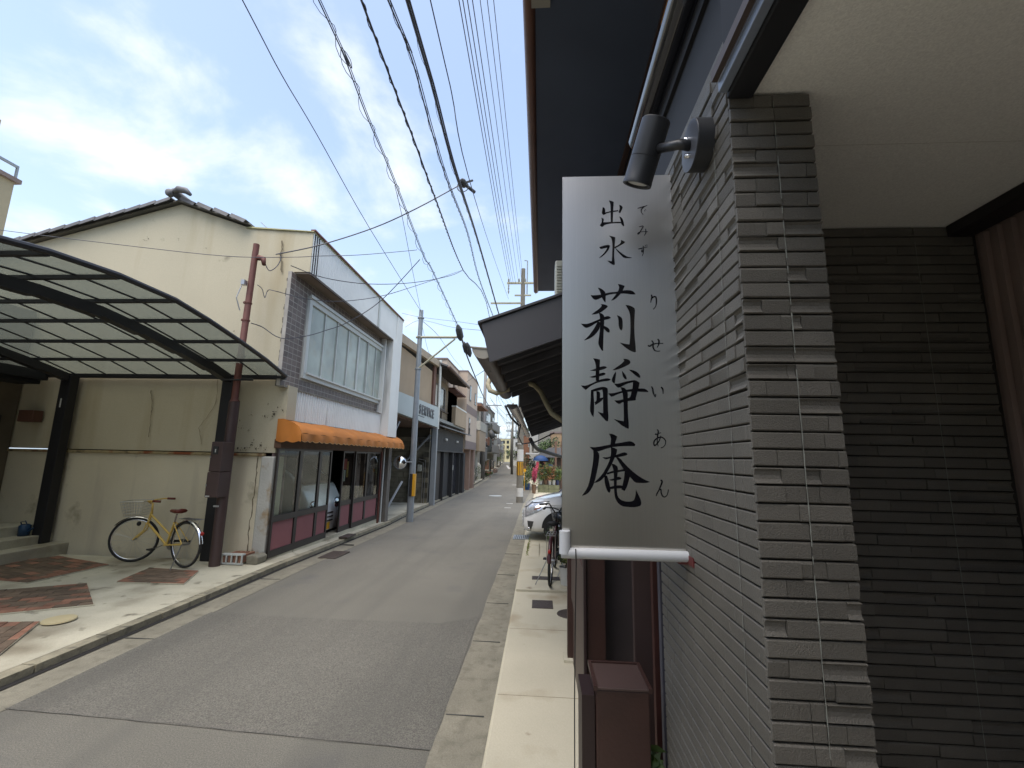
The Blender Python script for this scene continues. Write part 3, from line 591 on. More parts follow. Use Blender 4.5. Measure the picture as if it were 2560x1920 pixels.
# ventilation block and stone at the wall foot
vb = T('ventilation_block', 'low white framed brick ventilation block at the foot of the wall', 'vent block', (-4.66, 6.95, .07))
ob('frame', B(-4.84, -4.50, 6.82, 6.90, .205, .225).box(-4.84, -4.50, 6.82, 6.86, .075, .095), winwhite, vb)
for i in range(5): ob('bar', B(-4.84 + .081 * i, -4.825 + .081 * i, 6.815, 6.84, .095, .205), winwhite, vb)
for i in range(4): ob('brick', B(-4.822 + .081 * i, -4.765 + .081 * i, 6.85, 7.16, .095, .205), br_r, vb)
tag(ob('stone_block', MB().prism([(-4.49, 6.90, .06), (-4.31, 6.90, .06), (-4.30, 6.90, .17), (-4.36, 6.90, .20), (-4.50, 6.90, .19)], (0, .25, 0)), gutter_m, bevel=.02), 'small rough grey stone block beside the white corner of the shop', 'stone')
# steps and neighbour entrance at far left
st = T('entrance_steps', 'three low concrete steps at the far left below the carport', 'steps', (-9, 6.5, .08))
for x, z in ((-7.75, .24), (-8.05, .37), (-8.35, .52)): ob('step', B(-12, x, 3.5, 7.2, .05, z), conc, st, bevel=.012)
nb = T('entrance_canopy_house', 'dark house front with a heavy black canopy at the far left edge', 'house', (-10, 6, .5))
ob('canopy', B(-12, -8.62, 5.2, 7.15, 2.93, 3.10).box(-12, -8.72, 5.2, 7.12, 2.86, 2.93), M('black_canopy', lin(28, 30, 34, .9), .6), nb, bevel=.01)
ob('wall', B(-12, -9.15, 3.0, 7.19, .5, 4.2), M('dull_brown_wall', lin(120, 110, 92, .7), .9, nv=.2), nb)  # plain dull brown base colour with slight variation
d_ = ob('door', B(-9.15, -9.10, 6.2, 6.95, .52, 2.3), M('dark_door', lin(46, 42, 40), .5), nb)
ob('handle', MB().tube([(-9.08, 6.3, 1.2), (-9.05, 6.3, 1.25), (-9.05, 6.3, 1.6), (-9.08, 6.3, 1.65)], .012, 6), chrome, d_)
ob('letter_box', B(-8.90, -8.62, 7.02, 7.18, 2.2, 2.4), M('brown_letter_box', lin(90, 60, 48), .6), nb, bevel=.01)
tag(ob('watering_can', MB().lathe([(0, 0), (.07, 0), (.075, .16), (.05, .18)], (-8.25, 6.92, .37), 14).tube([(-8.2, 6.92, .42), (-8.08, 6.9, .5)], [.015, .01], 6).tube([(-8.3, 6.92, .5), (-8.34, 6.92, .58), (-8.26, 6.92, .6), (-8.22, 6.92, .54)], .008, 5), M('blue_plastic', lin(30, 60, 90), .4), smooth=True, loc=None), 'small blue watering can on the steps beside the carport post', 'watering can')

# ------------------------------------------------------------------ bicycles
def bike(name, label, pos, heading, paint, seatm, steer, basket=True, lean=0.0, child=False, riserbars=False):
    t = T(name, label, 'bicycle', pos); f = Vector((math.cos(heading), math.sin(heading), 0)); s = Vector((-f.y, f.x, 0)); up = (Vector((0, 0, 1)) + s * lean).normalized()
    P0 = Vector(pos); w = lambda a, h, c=0.0: P0 + f * a + up * h + s * c
    R = .325; WB = 1.08
    def wheel(c, fd):
        ax = fd.cross(up).normalized()
        o = ob('wheel', MB().torus(c, R - .008, .017, ax, 36, 8), rubber, t, smooth=True)
        mb = MB().torus(c, R - .032, .009, ax, 36, 6); ob('rim', mb, chrome, o, smooth=True)
        mb = MB().tube([c - ax * .05, c + ax * .05], .018, 8); u = fd
        for i in range(18):
            a = 2 * math.pi * i / 18; o2 = (u * math.cos(a) + up * math.sin(a)); o3 = (u * math.cos(a + .35 * (1 if i % 2 else -1)) + up * math.sin(a + .35 * (1 if i % 2 else -1)))
            mb.tube([c + o3 * .018 + ax * (.03 if i % 2 else -.03), c + o2 * (R - .035)], .0013, 3, False)
        ob('spokes', mb, dullmetal, o); return o
    rh = w(0, R); wheel(rh, f)
    ht = w(.87, .74); hb = w(.93, .56); q = Matrix.Rotation(steer, 3, up); ff = q @ f; sf = q @ s
    fh = hb + ff * .16 - up * (.56 - R); 
    wheel(fh, ff)
    bb = w(.44, .28); st_top = w(.27, .72); st_b = w(.30, .62)
    mb = MB().tube([hb, bb], .017).tube([ht + up * -.05, w(.36, .42)], .014).tube([bb, st_b], .016).tube([ht, hb], .019).tube([bb + s * .04, rh + s * .05], .009).tube([bb - s * .04, rh - s * .05], .009).tube([st_b + s * .02, rh + s * .055], .008).tube([st_b - s * .02, rh - s * .055], .008)
    ob('frame', mb, paint, t, smooth=True, auto=50)
    mb = MB()
    for k_ in (-1, 1): mb.tube([hb + sf * .045 * k_, hb + ff * .03 - up * .1 + sf * .05 * k_, fh + sf * .052 * k_], .010)
    mb.tube([hb - sf * .05, hb + sf * .05], .016); ob('fork', mb, paint, t, smooth=True, auto=50)
    ob('seat_post', MB().tube([st_b, st_top + up * .02], .013), chrome, t)
    sd = MB(); c0 = st_top + up * .06; ring = []
    for a, wd, hh in ((-.12, .075, .03), (-.09, .095, .035), (-.02, .08, .03), (.06, .045, .028), (.13, .025, .025), (.15, .015, .018)):
        for j in range(8): th = 2 * math.pi * j / 8; ring.append(c0 + f * a + s * wd * math.cos(th) + up * (hh * math.sin(th) + (.01 if a < -.05 else 0)))
    sd.add(ring, [(i * 8 + j, i * 8 + (j + 1) % 8, (i + 1) * 8 + (j + 1) % 8, (i + 1) * 8 + j) for i in range(5) for j in range(8)] + [tuple(range(8))[::-1], tuple(range(40, 48))])
    ob('saddle', sd, seatm, t, smooth=True)
    hs = ht + up * .13; st_ = ht + up * .06
    if riserbars:
        pts = [hs - sf * .28 + up * .12 - ff * .05, hs - sf * .12 + up * .13, hs - sf * .03, hs + sf * .03, hs + sf * .12 + up * .13, hs + sf * .28 + up * .12 - ff * .05]
    else: pts = [hs - sf * .26 - ff * .20 + up * .04, hs - sf * .24 - ff * .06 + up * .05, hs - sf * .12 + ff * .02 + up * .04, hs + ff * .03, hs + sf * .12 + ff * .02 + up * .04, hs + sf * .24 - ff * .06 + up * .05, hs + sf * .26 - ff * .20 + up * .04]
    h_ = ob('handlebar', MB().tube(pts, .011, 8).tube([ht, hs], .014, 8), paint if not riserbars else blk, t, smooth=True)
    for k_, e in ((0, 1), (-1, -2)): ob('grip', MB().tube([pts[k_], pts[k_] + (pts[e] - pts[k_]) * .75], .017, 8), seatm if not riserbars else blk, h_, smooth=True)
    mb = MB()
    ax = f.cross(up)
    for c, fd, a0, a1 in ((rh, f, 5, 150), (fh, ff, 40, 125)):
        mb = MB(); vs = []; axx = fd.cross(up).normalized(); n = 18
        for i in range(n + 1):
            a = rad(a0 + (a1 - a0) * i / n); o_ = -fd * math.cos(a) + up * math.sin(a) if c is rh else fd * math.cos(a) + up * math.sin(a)
            if c is rh: o_ = -fd * math.cos(a) * 1 + up * math.sin(a)
            for k_, dr in ((-.026, -.008), (-.015, .006), (.015, .006), (.026, -.008)): vs.append(c + o_ * (R + .018 + dr) + axx * k_)
        mb.add(vs, [(i * 4 + j, i * 4 + j + 1, (i + 1) * 4 + j + 1, (i + 1) * 4 + j) for i in range(n) for j in range(3)]); ob('mudguard', mb, chrome if basket else paint, t, smooth=True)
    mb = MB()
    for k_ in (-.06, -.02, .02, .06): mb.tube([w(.12, .69, k_), w(-.26, .69, k_)], .005, 5)
    for a in (.1, -.07, -.24): mb.tube([w(a, .69, -.065), w(a, .69, .065)], .005, 5)
    for k_ in (-1, 1): mb.tube([w(-.18, .69, .06 * k_), rh + s * .06 * k_], .005, 5)
    ob('rear_rack', mb, dullmetal, t)
    mb = MB().lathe([(.0, -.004), (.085, -.004), (.085, .004), (0, .004)], bb - s * .055, 20, tuple(s)); 
    for k_ in (-1, 1):
        e = bb + s * .07 * k_ + (f * .15 - up * .06) * k_; mb.tube([bb + s * .06 * k_, e], .008, 6)
    ck = ob('crank', mb, dullmetal, t)
    for k_ in (-1, 1):
        e = bb + s * .12 * k_ + (f * .15 - up * .06) * k_; pb = MB()
        pb.add([e + f * a + s * c_ + up * h for a in (-.04, .04) for c_ in (-.04, .04) for h in (-.01, .01)], [(0, 1, 3, 2), (4, 6, 7, 5), (0, 4, 5, 1), (2, 3, 7, 6), (0, 2, 6, 4), (1, 5, 7, 3)]); ob('pedal', pb, blk, ck)
    ob('chain_guard', MB().tube([bb - s * .06 + up * .05, rh - s * .06 + up * .03], .018, 6), blk, t)
    kz = P0 + s * .22 - f * .02
    ob('kickstand', MB().tube([rh + s * .06, P0 + s * .20 + f * -.03 + Vector((0, 0, .005))], .007, 6), dullmetal, t)
    ob('tail_light', MB().sphere(w(-.33, .50), .025, .025, .03), M('red_lens', lin(190, 40, 30, .7), .3), t, smooth=True)
    if basket:
        mb = MB(); c = hs + ff * .20 - up * .18
        def rect(h, wd, ln): return [c + ff * (a * ln) + sf * (b * wd) + up * h for a, b in ((-.5, -.5), (.5, -.5), (.5, .5), (-.5, .5))]
        lo, hi = rect(0, .26, .20), rect(.22, .36, .30)
        for k_ in range(6):
            q_ = [a + (b - a) * k_ / 5 for a, b in zip(lo, hi)]; mb.tube(q_ + [q_[0]], .0026 if k_ < 5 else .005, 4)
        for i in range(4):
            for j in range(7):
                a = lo[i] + (lo[(i + 1) % 4] - lo[i]) * j / 7; b = hi[i] + (hi[(i + 1) % 4] - hi[i]) * j / 7; mb.tube([a, b], .0022, 4, False)
        for j in range(1, 6): mb.tube([lo[0] + (lo[1] - lo[0]) * j / 6, lo[3] + (lo[2] - lo[3]) * j / 6], .0022, 4, False)
        ob('basket', mb, dullmetal, t)
        ob('front_lamp', MB().sphere(hb + ff * .12 + up * .0, .03, .03, .035), blk, t, smooth=True)
    if child: ob('child_seat', MB().sphere(w(.55, .80), .17, .17, .10, 14, 8), M('black_gloss_plastic', (.02, .025, .03, 1), .25), t, smooth=True)
    return t
bike('bicycle', 'yellow city bicycle with wire basket leaning by the cream wall under the carport', (-5.20, 6.55, .078), math.atan2(.36, -1.1), bikeyel, redbrown, rad(38), True, lean=.03)
darkred = M('dark_red_bike_paint', lin(78, 40, 42, .9), .3, nv=.05)
bike('bicycle', 'dark red bicycle with raised black handlebar seen from behind on the right footway', (.155, 6.46, .048), rad(84), darkred, blk, rad(8), False, lean=-.03, riserbars=True)
bike('bicycle', 'black bicycle with child seat half hidden behind the steel sign', (.46, 6.95, .02), rad(96), M('black_bike_paint', (.03, .03, .035, 1), .3), blk, rad(-12), True, lean=.02, child=True)
# ------------------------------------------------------------------ service garage next door
ga = T('service_garage', 'brown walled garage with open front and a pale sign board above', 'garage', (-6, 15.5, -.1))
tan = M('tan_siding', lin(166, 148, 124, .80), .8, nv=.08, ns=2)
ob('upper_wall', B(-9.5, -4.5, 13.0, 18.3, 3.0, 5.25), tan, ga)
ob('roof_fascia', MB().prism([(-4.32, 12.6, 5.22), (-4.32, 18.6, 5.55), (-4.32, 18.6, 5.80), (-4.32, 12.6, 5.50)], (-.14, 0, 0)), M('beige_fascia', lin(176, 160, 138, .72), .7), ga)
ob('roof', MB().prism([(-9.5, 12.6, 5.25), (-4.46, 12.6, 5.25), (-4.46, 18.6, 5.58), (-9.5, 18.6, 5.58)], (0, 0, .18)), roof_t, ga)
ob('corner_board', B(-4.5, -4.42, 17.9, 18.3, 3.0, 5.5), M('dark_red_board', lin(104, 72, 60, .8), .7), ga)
blockm = M('concrete_block', lin(140, 134, 114, .85), .95, nv=.25, ns=5, fv=.1, fs=60, bump=.5, bs=50, spots=[(lin(70, 66, 54, .8), 1.6, .5, .7)], rand=.12)
bw = ob('block_wall', B(-9.0, -4.55, 18.22, 18.4, -.2, 2.9), M('block_mortar', lin(96, 92, 80, .8), .95), ga)
bmsh = mesh('block', B(-.5, .5, -.5, .5, -.5, .5), blockm, Vector((0, 0, 0)))
for r in range(13):
    for c_ in range(8):
        x = -4.75 - c_ * .41 - (r % 2) * .205
        inst('block', bmsh, bw, (x, 18.21, -.02 + r * .205), (.395, .02, .192))
bw2 = ob('rear_wall', B(-9.0, -8.9, 12.7, 18.2, -.2, 2.9), M('dim_rear_wall', lin(92, 86, 74, .8), .95, nv=.2), ga)
ob('floor', MB().poly([(-8.9, 12.6, -.02), (-4.4, 12.6, -.02), (-4.4, 18.2, -.10), (-8.9, 18.2, -.10)]), conc, ga)
ob('ceiling', B(-9.0, -4.35, 12.6, 18.3, 2.92, 2.98), M('dark_brown_ceiling', lin(92, 70, 58, .8), .9), ga)
ob('column', B(-4.42, -4.22, 18.02, 18.22, -.2, 2.9), greysteel, ga, bevel=.01)
ob('column', B(-4.42, -4.28, 12.60, 12.74, -.1, 2.9), greysteel, ga, bevel=.01)
ob('brace', MB().tube([(-4.35, 12.8, .25), (-4.35, 14.1, .95)], .035, 6).tube([(-4.5, 18.1, 2.62), (-5.7, 18.1, 1.3)], .05, 6).tube([(-4.35, 12.8, 2.2), (-4.35, 13.5, 2.8)], .03, 6), greysteel, ga)
sb = T('sign_board', 'long pale blue grey fascia board lettered SERVICE over the open garage', 'sign', (-4.15, 15.2, 3.3))
def slp(y): return .0
ob('board', MB().prism([(-4.15, 12.62, 3.00), (-4.15, 17.85, 2.92), (-4.15, 17.85, 3.74), (-4.15, 12.62, 3.62)], (-.12, 0, 0)), M('pale_blue_board', lin(176, 188, 190, .74), .5, nv=.05, ns=2), sb, bevel=.004)
def text_obj(txt, size, mat, parent, name, M4, extr=.01, bold=0):
    cu = bpy.data.curves.new('text', 'FONT'); cu.body = txt; cu.size = size; cu.extrude = extr; cu.offset = bold; cu.resolution_u = 3
    tmp = bpy.data.objects.new('tmp', cu); COL.objects.link(tmp); dg = bpy.context.evaluated_depsgraph_get(); me = bpy.data.meshes.new_from_object(tmp.evaluated_get(dg)); bpy.data.objects.remove(tmp)
    me.transform(M4); me.transform(Matrix.Translation(-wloc(parent))); me.materials.clear(); me.materials.append(mat)
    o = bpy.data.objects.new(name, me); COL.objects.link(o); o.parent = parent; WL[o.name] = wloc(parent); return o
letm = M('dark_letter', lin(74, 78, 84, .8), .5)
R_ = Matrix(((0, 0, 1, 0), (1, 0, 0, 0), (0, 1, 0, 0), (0, 0, 0, 1)))
lx = 14.92
for ch, wd in (('S', .26), ('E', .26), ('R', .28), ('V', .27), ('I', .14), ('C', .28), ('E', .26)):
    text_obj(ch, .45, letm, sb, 'letter', Matrix.Translation((-4.135, lx, 3.215)) @ R_, .012, .014); lx += wd * 1.24
text_obj('. . . . . . . . . .', .16, letm, sb, 'small_lettering', Matrix.Translation((-4.14, 14.85, 3.12)) @ R_, .006, .004)
tag(ob('meter_box', B(-4.75, -4.45, 13.0, 13.3, 1.05, 1.55), greysteel, bevel=.01, loc=(-4.6, 13.15, 1.05)), 'grey electricity meter box hanging at the near end of the open garage', 'meter')
mb = MB()
for k_ in range(4):
    x = -5.30 + k_ * .07; mb.tube([(x, 18.14, .0), (x, 18.14, 2.1 + k_ * .06), (x + .06, 18.14, 2.3 + k_ * .06), (x + .3, 18.14, 2.34 + k_ * .06), (-4.5, 18.14, 2.36 + k_ * .03)], .018, 6)
mb.tube([(-4.75, 18.14, -.1), (-4.75, 18.14, 1.5), (-4.95, 18.14, 1.55)], .018, 6).tube([(-4.66, 18.14, -.1), (-4.66, 18.14, 1.6), (-4.95, 18.14, 1.65)], .018, 6)
ob('conduit', mb, dullmetal, ga)
gm = ob('gas_meter', MB().box(-4.98, -4.80, 18.06, 18.18, 1.15, 1.42), M('cream_meter', lin(206, 206, 190, .7), .5), ga, bevel=.03)
mb = MB()
for r_ in (.16, .20, .24): mb.torus((-4.95, 14.1, .72), r_, .014, (1, 0, 0), 24, 5, 200, 500)
tag(ob('cable_coil', mb, M('grey_cable', lin(120, 112, 96, .7), .7)), 'loop of grey cables hanging behind the leaning blue pole in the garage', 'cable')
ob('downpipe', MB().tube([(-4.30, 18.45, 2.9), (-4.30, 18.45, 5.85)], .055, 10), winwhite, ga)
# ------------------------------------------------------------------ old house with black ground floor
oh = T('old_townhouse', 'two storey old townhouse with black board front and tiled eaves', 'house', (-6, 22, -.2))
blackw = M('black_boards', lin(44, 44, 44, .85), .75, nv=.2, ns=5, rand=.15)
ob('ground_floor', B(-9.5, -4.62, 18.62, 26.3, -.25, 3.0), blackw, oh)
for i in range(26):
    y = 18.62 + i * .27; ob('board', B(-4.62, -4.44, y, y + .262, 2.06, 3.0), blackw, oh)
ob('lintel', B(-4.62, -4.40, 18.62, 25.7, 1.98, 2.055), M('black_lintel', lin(56, 56, 54, .85), .7), oh)
for y0, y1 in ((18.62, 18.85), (20.5, 20.6), (22.6, 22.85), (24.6, 24.7), (26.0, 26.3)): ob('post', B(-4.66, -4.42, y0, y1, -.25, 1.98), blackw, oh)
ob('sliding_door', B(-4.60, -4.56, 18.87, 20.45, -.2, 1.95), M('dark_lattice', lin(60, 56, 52, .8), .6), oh)
ob('doorway', B(-4.72, -4.61, 22.87, 25.95, -.2, 1.95), M('dark_glass_door', (.03, .03, .035, 1), .12), oh)
ob('near_side_board', B(-4.62, -4.40, 25.7, 26.3, -.25, 2.0), blackw, oh)
for y in (20.6, 23.4): ob('wall_lamp', B(-4.44, -4.36, y, y + .32, 2.50, 2.60), M('lamp_cover', lin(210, 210, 205, .75), .4), oh, bevel=.01)
ob('name_plate', B(-4.42, -4.405, 22.68, 22.78, 1.1, 1.35), whit, oh); ob('copper_pipe', MB().tube([(-4.40, 18.75, -.2), (-4.40, 18.75, 1.95)], .03, 8), M('copper_pipe', lin(150, 104, 80, .7), .5), oh)
ob('pent_roof', MB().prism([(-4.9, 18.55, 3.32), (-4.10, 18.55, 3.05), (-4.10, 18.55, 3.0), (-4.9, 18.55, 3.2)], (0, 7.9, 0)), roof_t, oh)
ob('roof_skirt', B(-4.82, -4.5, 18.6, 26.2, 3.32, 3.46), M('grey_skirt', lin(150, 152, 148, .7), .7), oh)
ob('upper_floor', B(-9.5, -4.86, 18.7, 22.9, 3.4, 5.45), M('grey_brown_plaster', lin(128, 116, 98, .72), .85, nv=.12), oh)
ob('timber_frame', B(-4.86, -4.80, 18.7, 22.9, 3.95, 4.03).box(-4.86, -4.80, 18.7, 22.9, 3.38, 3.46).box(-4.86, -4.80, 18.7, 18.82, 3.46, 3.95).box(-4.86, -4.80, 20.2, 20.28, 3.46, 3.95).box(-4.86, -4.80, 21.3, 21.38, 3.46, 3.95), M('weathered_timber', lin(86, 76, 68, .8), .8), oh)
wn = ob('window', B(-4.86, -4.79, 18.95, 21.9, 4.03, 4.09).box(-4.86, -4.79, 18.95, 21.9, 5.05, 5.11).box(-4.86, -4.79, 18.95, 19.03, 4.09, 5.05).box(-4.86, -4.79, 21.82, 21.9, 4.09, 5.05).box(-4.86, -4.79, 20.35, 20.43, 4.09, 5.05), darkalu, oh)
ob('pane', B(-4.85, -4.83, 19.03, 20.35, 4.09, 5.05), M('white_blind', lin(200, 200, 192, .7), .5), wn); ob('pane', B(-4.85, -4.83, 20.43, 21.82, 4.09, 5.05), M('grey_pane', lin(120, 118, 108, .8), .15), wn)
ob('eave', MB().prism([(-4.9, 18.4, 5.95), (-3.98, 18.4, 5.58), (-3.98, 18.4, 5.50), (-4.9, 18.4, 5.72)], (0, 5.2, 0)), M('dark_eave', lin(52, 48, 46, .9), .9), oh)
mb = MB()
for i in range(14): y = 18.5 + i * .38; mb.prism([(-4.9, y, 5.72), (-4.02, y, 5.50), (-4.02, y, 5.45), (-4.9, y, 5.66)], (0, .06, 0))
ob('rafters', mb, M('weathered_timber', (0, 0, 0, 1)), oh)
rt = ob('roof', MB().prism([(-7.5, 18.35, 6.9), (-3.95, 18.35, 5.62), (-3.95, 18.35, 5.55), (-7.5, 18.35, 6.8)], (0, 5.3, 0)), roof_t, oh)
ob('eave_gutter', MB().tube([(-3.90, 18.3, 5.52), (-3.90, 23.7, 5.50)], .075, 8), M('brown_gutter', lin(84, 66, 58, .85), .5), oh, smooth=True)
ob('balcony', B(-4.62, -4.42, 22.9, 26.3, 3.42, 4.35), tan, oh); ob('balcony_rail', B(-4.64, -4.40, 22.9, 26.3, 4.35, 4.42), winwhite, oh)
ob('balcony_wall', B(-9.4, -5.0, 22.95, 26.2, 3.4, 5.3), M('brown_wall', lin(118, 96, 76, .75), .85), oh)
ob('balcony_roof', B(-9.5, -4.5, 22.95, 26.3, 5.3, 5.38), M('red_brown_roof', lin(92, 56, 46, .8), .7), oh)
# ------------------------------------------------------------------ pink beige apartment house
pa = T('beige_apartment_house', 'pinkish beige three storey house with grey horizontal bands', 'house', (-7, 28, -.28))
pk = M('pink_beige_render', lin(188, 172, 156, .82), .9, nv=.05, ns=1); pkb = M('mauve_grey_band', lin(134, 120, 116, .72), .9, nv=.05)
def xat(px, py, X): return PX(px, py, X)
ob('wall', B(-12, -5.0, 22.96, 26.4, 3.0, 6.9), pk, pa)
ob('wall', B(-12, -4.45, 26.42, 30.9, 2.25, 6.9), pk, pa); ob('ground_floor', B(-12, -4.9, 26.42, 31.2, -.3, 2.25), pk, pa)
ob('band', MB().box(-4.45, -4.44, 26.42, 30.9, 4.45, 4.95).box(-4.45, -4.44, 26.42, 30.9, 2.25, 2.75), pkb, pa)
ob('parapet', B(-12, -4.42, 26.4, 30.95, 6.9, 7.0).box(-12, -4.97, 22.9, 26.4, 6.9, 6.98), pkb, pa)
ob('end_pillar', B(-4.9, -4.5, 30.3, 30.9, -.3, 2.25), M('terracotta_tile', lin(146, 122, 108, .75), .8), pa)
ob('end_pillar', B(-4.9, -4.5, 28.6, 28.9, -.3, 2.25), M('terracotta_tile', (0, 0, 0, 1)), pa)
for y, z, h in ((24.8, 5.6, .8), (27.4, 5.25, 1.0), (27.4, 3.1, 1.1), (29.6, 5.25, .8)):
    x = -4.985 if y < 26 else -4.44
    f_ = ob('window', B(x - .02, x + .02, y, y + .5, z, z + h), darkalu, pa); ob('pane', B(x + .02, x + .025, y + .05, y + .45, z + .05, z + h - .05), darkglass, f_)
# ------------------------------------------------------------------ far rows of houses
def wall_house(label, x0, x1, y0, y1, h, mat, face, roofm=None, floors=2, balc=False, groundm=None, tank=False, name='house', awning_m=None, wins=2):
    """face: +1 street is at +x side (left row), -1 street at -x side"""
    g = gz((y0 + y1) / 2) - .05; t = T(name, label, 'house', ((x0 + x1) / 2, (y0 + y1) / 2, g))
    xf = x1 if face > 0 else x0; fl = h / floors
    ob('wall', B(x0, x1, y0, y1, g, g + h), mat, t)
    ob('parapet', B(x0 - .06, x1 + .06, y0 - .06, y1 + .06, g + h, g + h + .14), roofm or pkb, t)
    if groundm: ob('ground_floor', B(min(xf, xf + .03 * face), max(xf, xf + .03 * face), y0 + .1, y1 - .1, g, g + fl * .95), groundm, t)
    for k_ in range(floors):
        for j in range(wins):
            ww = (y1 - y0) / wins; a = y0 + ww * (j + .25); b = a + ww * .5; z = g + fl * k_ + fl * (.32 if k_ else .12); z2 = z + fl * (.42 if k_ else .62)
            f_ = ob('window', B(min(xf + .035 * face, xf + .08 * face), max(xf + .035 * face, xf + .08 * face), a, b, z, z2), darkalu if (k_ + j) % 2 else winwhite, t)
            ob('pane', B(min(xf + .082 * face, xf + .09 * face), max(xf + .082 * face, xf + .09 * face), a + .06, b - .06, z + .06, z2 - .06), darkglass, f_)
        if (x1 - x0) > 2:   # windows on the flank that faces the camera
            a = x0 + (x1 - x0) * (.55 if face > 0 else .15); z = g + fl * k_ + fl * .35
            if k_: f_ = ob('window', B(a, a + .9, y0 - .05, y0 - .005, z, z + .8), winwhite, t); ob('pane', B(a + .06, a + .84, y0 - .058, y0 - .05, z + .06, z + .74), darkglass, f_)
    if balc:
        for k_ in range(1, floors):
            z = g + fl * k_; xa_, xb_ = sorted((xf + .09 * face, xf + .75 * face)); b_ = ob('balcony', B(xa_, xb_, y0 + .3, y1 - .3, z, z + .10), mat, t)
            xr = xf + .72 * face; ob('railing', B(min(xr, xr + .05 * face), max(xr, xr + .05 * face), y0 + .3, y1 - .3, z + .1, z + 1.0), M('balcony_panel', lin(150, 146, 136, .7), .7), b_)
    if tank: ob('roof_tank', MB().lathe([(0, 0), (.55, 0), (.6, .9), (.5, 1.1), (0, 1.15)], ((x0 + x1) / 2 + face * .6, (y0 + y1) / 2, g + h + .14), 14), M('pale_green_tank', lin(168, 190, 184, .7), .5), t, smooth=True)
    if awning_m:
        xa_, xb_ = sorted((xf + .04 * face, xf + .9 * face)); ob('awning', MB().prism([(xf + .04 * face, y0 + .3, g + 2.7), (xf + .9 * face, y0 + .3, g + 2.35), (xf + .9 * face, y0 + .3, g + 2.2), (xf + .04 * face, y0 + .3, g + 2.6)], (0, y1 - y0 - .6, 0)), awning_m, t)
    return t
ren = [M('grey_render', lin(140, 138, 130, .72), .9, nv=.1), M('pale_render', lin(178, 176, 164, .72), .9, nv=.1), M('warm_render', lin(166, 150, 126, .72), .9, nv=.1), M('white_render', lin(196, 196, 190, .72), .9, nv=.08),
       M('olive_render', lin(128, 124, 106, .72), .9, nv=.12), M('dark_render', lin(92, 88, 84, .75), .9, nv=.15), M('brick_render', lin(138, 98, 74, .72), .9, nv=.15)]
wall_house('narrow brown and cream house with a projecting balcony just beyond the beige house', -10, -5.25, 31.6, 36.5, 4.3, ren[4], 1, floors=2, groundm=ren[4], balc=False)
ob_ = T('balcony_house', 'cream house with an overhanging tan upper storey behind the left utility pole', 'house', (-7, 38.5, -.35))
ob('wall', B(-11, -5.7, 36.6, 41.0, -.35, 6.0), ren[1], ob_); ob('overhang', B(-5.7, -5.0, 36.6, 40.8, 2.3, 4.0), tan, ob_); ob('railing', B(-5.72, -4.95, 36.55, 40.85, 4.0, 4.75), ren[1], ob_); ob('roof', B(-11, -4.9, 36.5, 41.1, 6.0, 6.14), ren[6], ob_)
f_ = ob('window', B(-5.70, -5.66, 37.2, 38.6, .6, 1.7), winwhite, ob_); ob('pane', B(-5.66, -5.655, 37.26, 38.54, .66, 1.64), darkglass, f_)
rows = [('grey three storey building with a rooftop water tank on the left side', -12, -5.9, 43.5, 50, 7.4, ren[0], 3, False, True), ('tall grey concrete block with roof terrace beyond the water tank', -13, -6.2, 50.5, 60, 8.0, ren[4], 3, True, False),
        ('pale grey narrow house with flat roof halfway down the left side', -14, -7.3, 62, 76, 6.6, ren[1], 3, False, False), ('white house beyond the pale grey one on the left', -16, -8.6, 77, 88, 7.2, ren[3], 3, True, False),
        ('warm beige house near the bend on the left side of the street', -18, -9.6, 90, 108, 6.4, ren[2], 2, False, False), ('small grey house far down the left side', -22, -11.2, 110, 130, 6.8, ren[0], 2, True, False), ('distant pale house at the left end of the street', -28, -13.6, 134, 165, 8, ren[3], 3, False, False), ('farthest warm coloured house on the left', -34, -17, 170, 215, 8, ren[2], 3, False, False)]
for lb, x0, x1, y0, y1, h, mt_, fl, bc, tk in rows: wall_house(lb, x0, x1, y0, y1, h, mt_, 1, floors=fl, balc=bc, tank=tk)
rrows = [('tan rendered house on the right behind the striped pole', .9, 7, 36.5, 42, 4.2, M('tan_orange_render', lin(176, 148, 116, .70), .9, nv=.06), 2, False), ('grey house beyond the tan one on the right', -.1, 7, 46, 58, 5.6, ren[0], 2, True),
         ('white three storey house on the right by the thin pole', -1.4, 6, 60, 76, 6.6, ren[3], 3, False), ('brown house far down the right side', -3.2, 4, 80, 100, 6.2, ren[6], 2, False), ('pale house far down the right side with balconies', -5, 3, 104, 130, 7.2, ren[1], 3, True), ('distant white house at the right end of the street', -9, 1, 136, 180, 8, ren[3], 3, False)]
for lb, x0, x1, y0, y1, h, mt_, fl, bc in rrows: wall_house(lb, x0, x1, y0, y1, h, mt_, -1, floors=fl, balc=bc)
wall_house('wide pale green apartment block closing the end of the street', -40, 6, 262, 280, 13.3, M('pale_green_render', lin(176, 178, 150, .7), .9), -1, floors=5)
eb = T('end_apartment_block', 'cream apartment block with rows of windows seen at the end of the street', 'apartment block', (-18, 255, -.35))
ob('wall', B(-27, -12, 254, 261, -.35, 12.2), M('cream_render', lin(196, 188, 150, .72), .9), eb)
for k_ in range(4):
    for j in range(6): f_ = ob('window', B(-26.2 + j * 2.4, -24.8 + j * 2.4, 253.9, 254, 1.5 + k_ * 2.8, 3.2 + k_ * 2.8), darkglass, eb)
tb = T('pylon', 'thin antenna mast rising beyond the end of the street', 'mast', (-12.5, 230, -.35)); ob('mast', MB().tube([(-12.5, 230, -.35), (-12.5, 230, 20)], .35, 6), galv, tb)
fa = T('distant_apartment_block', 'beige apartment block corner with roof railing at the far left edge', 'apartment block', (-34, 24, -.3))
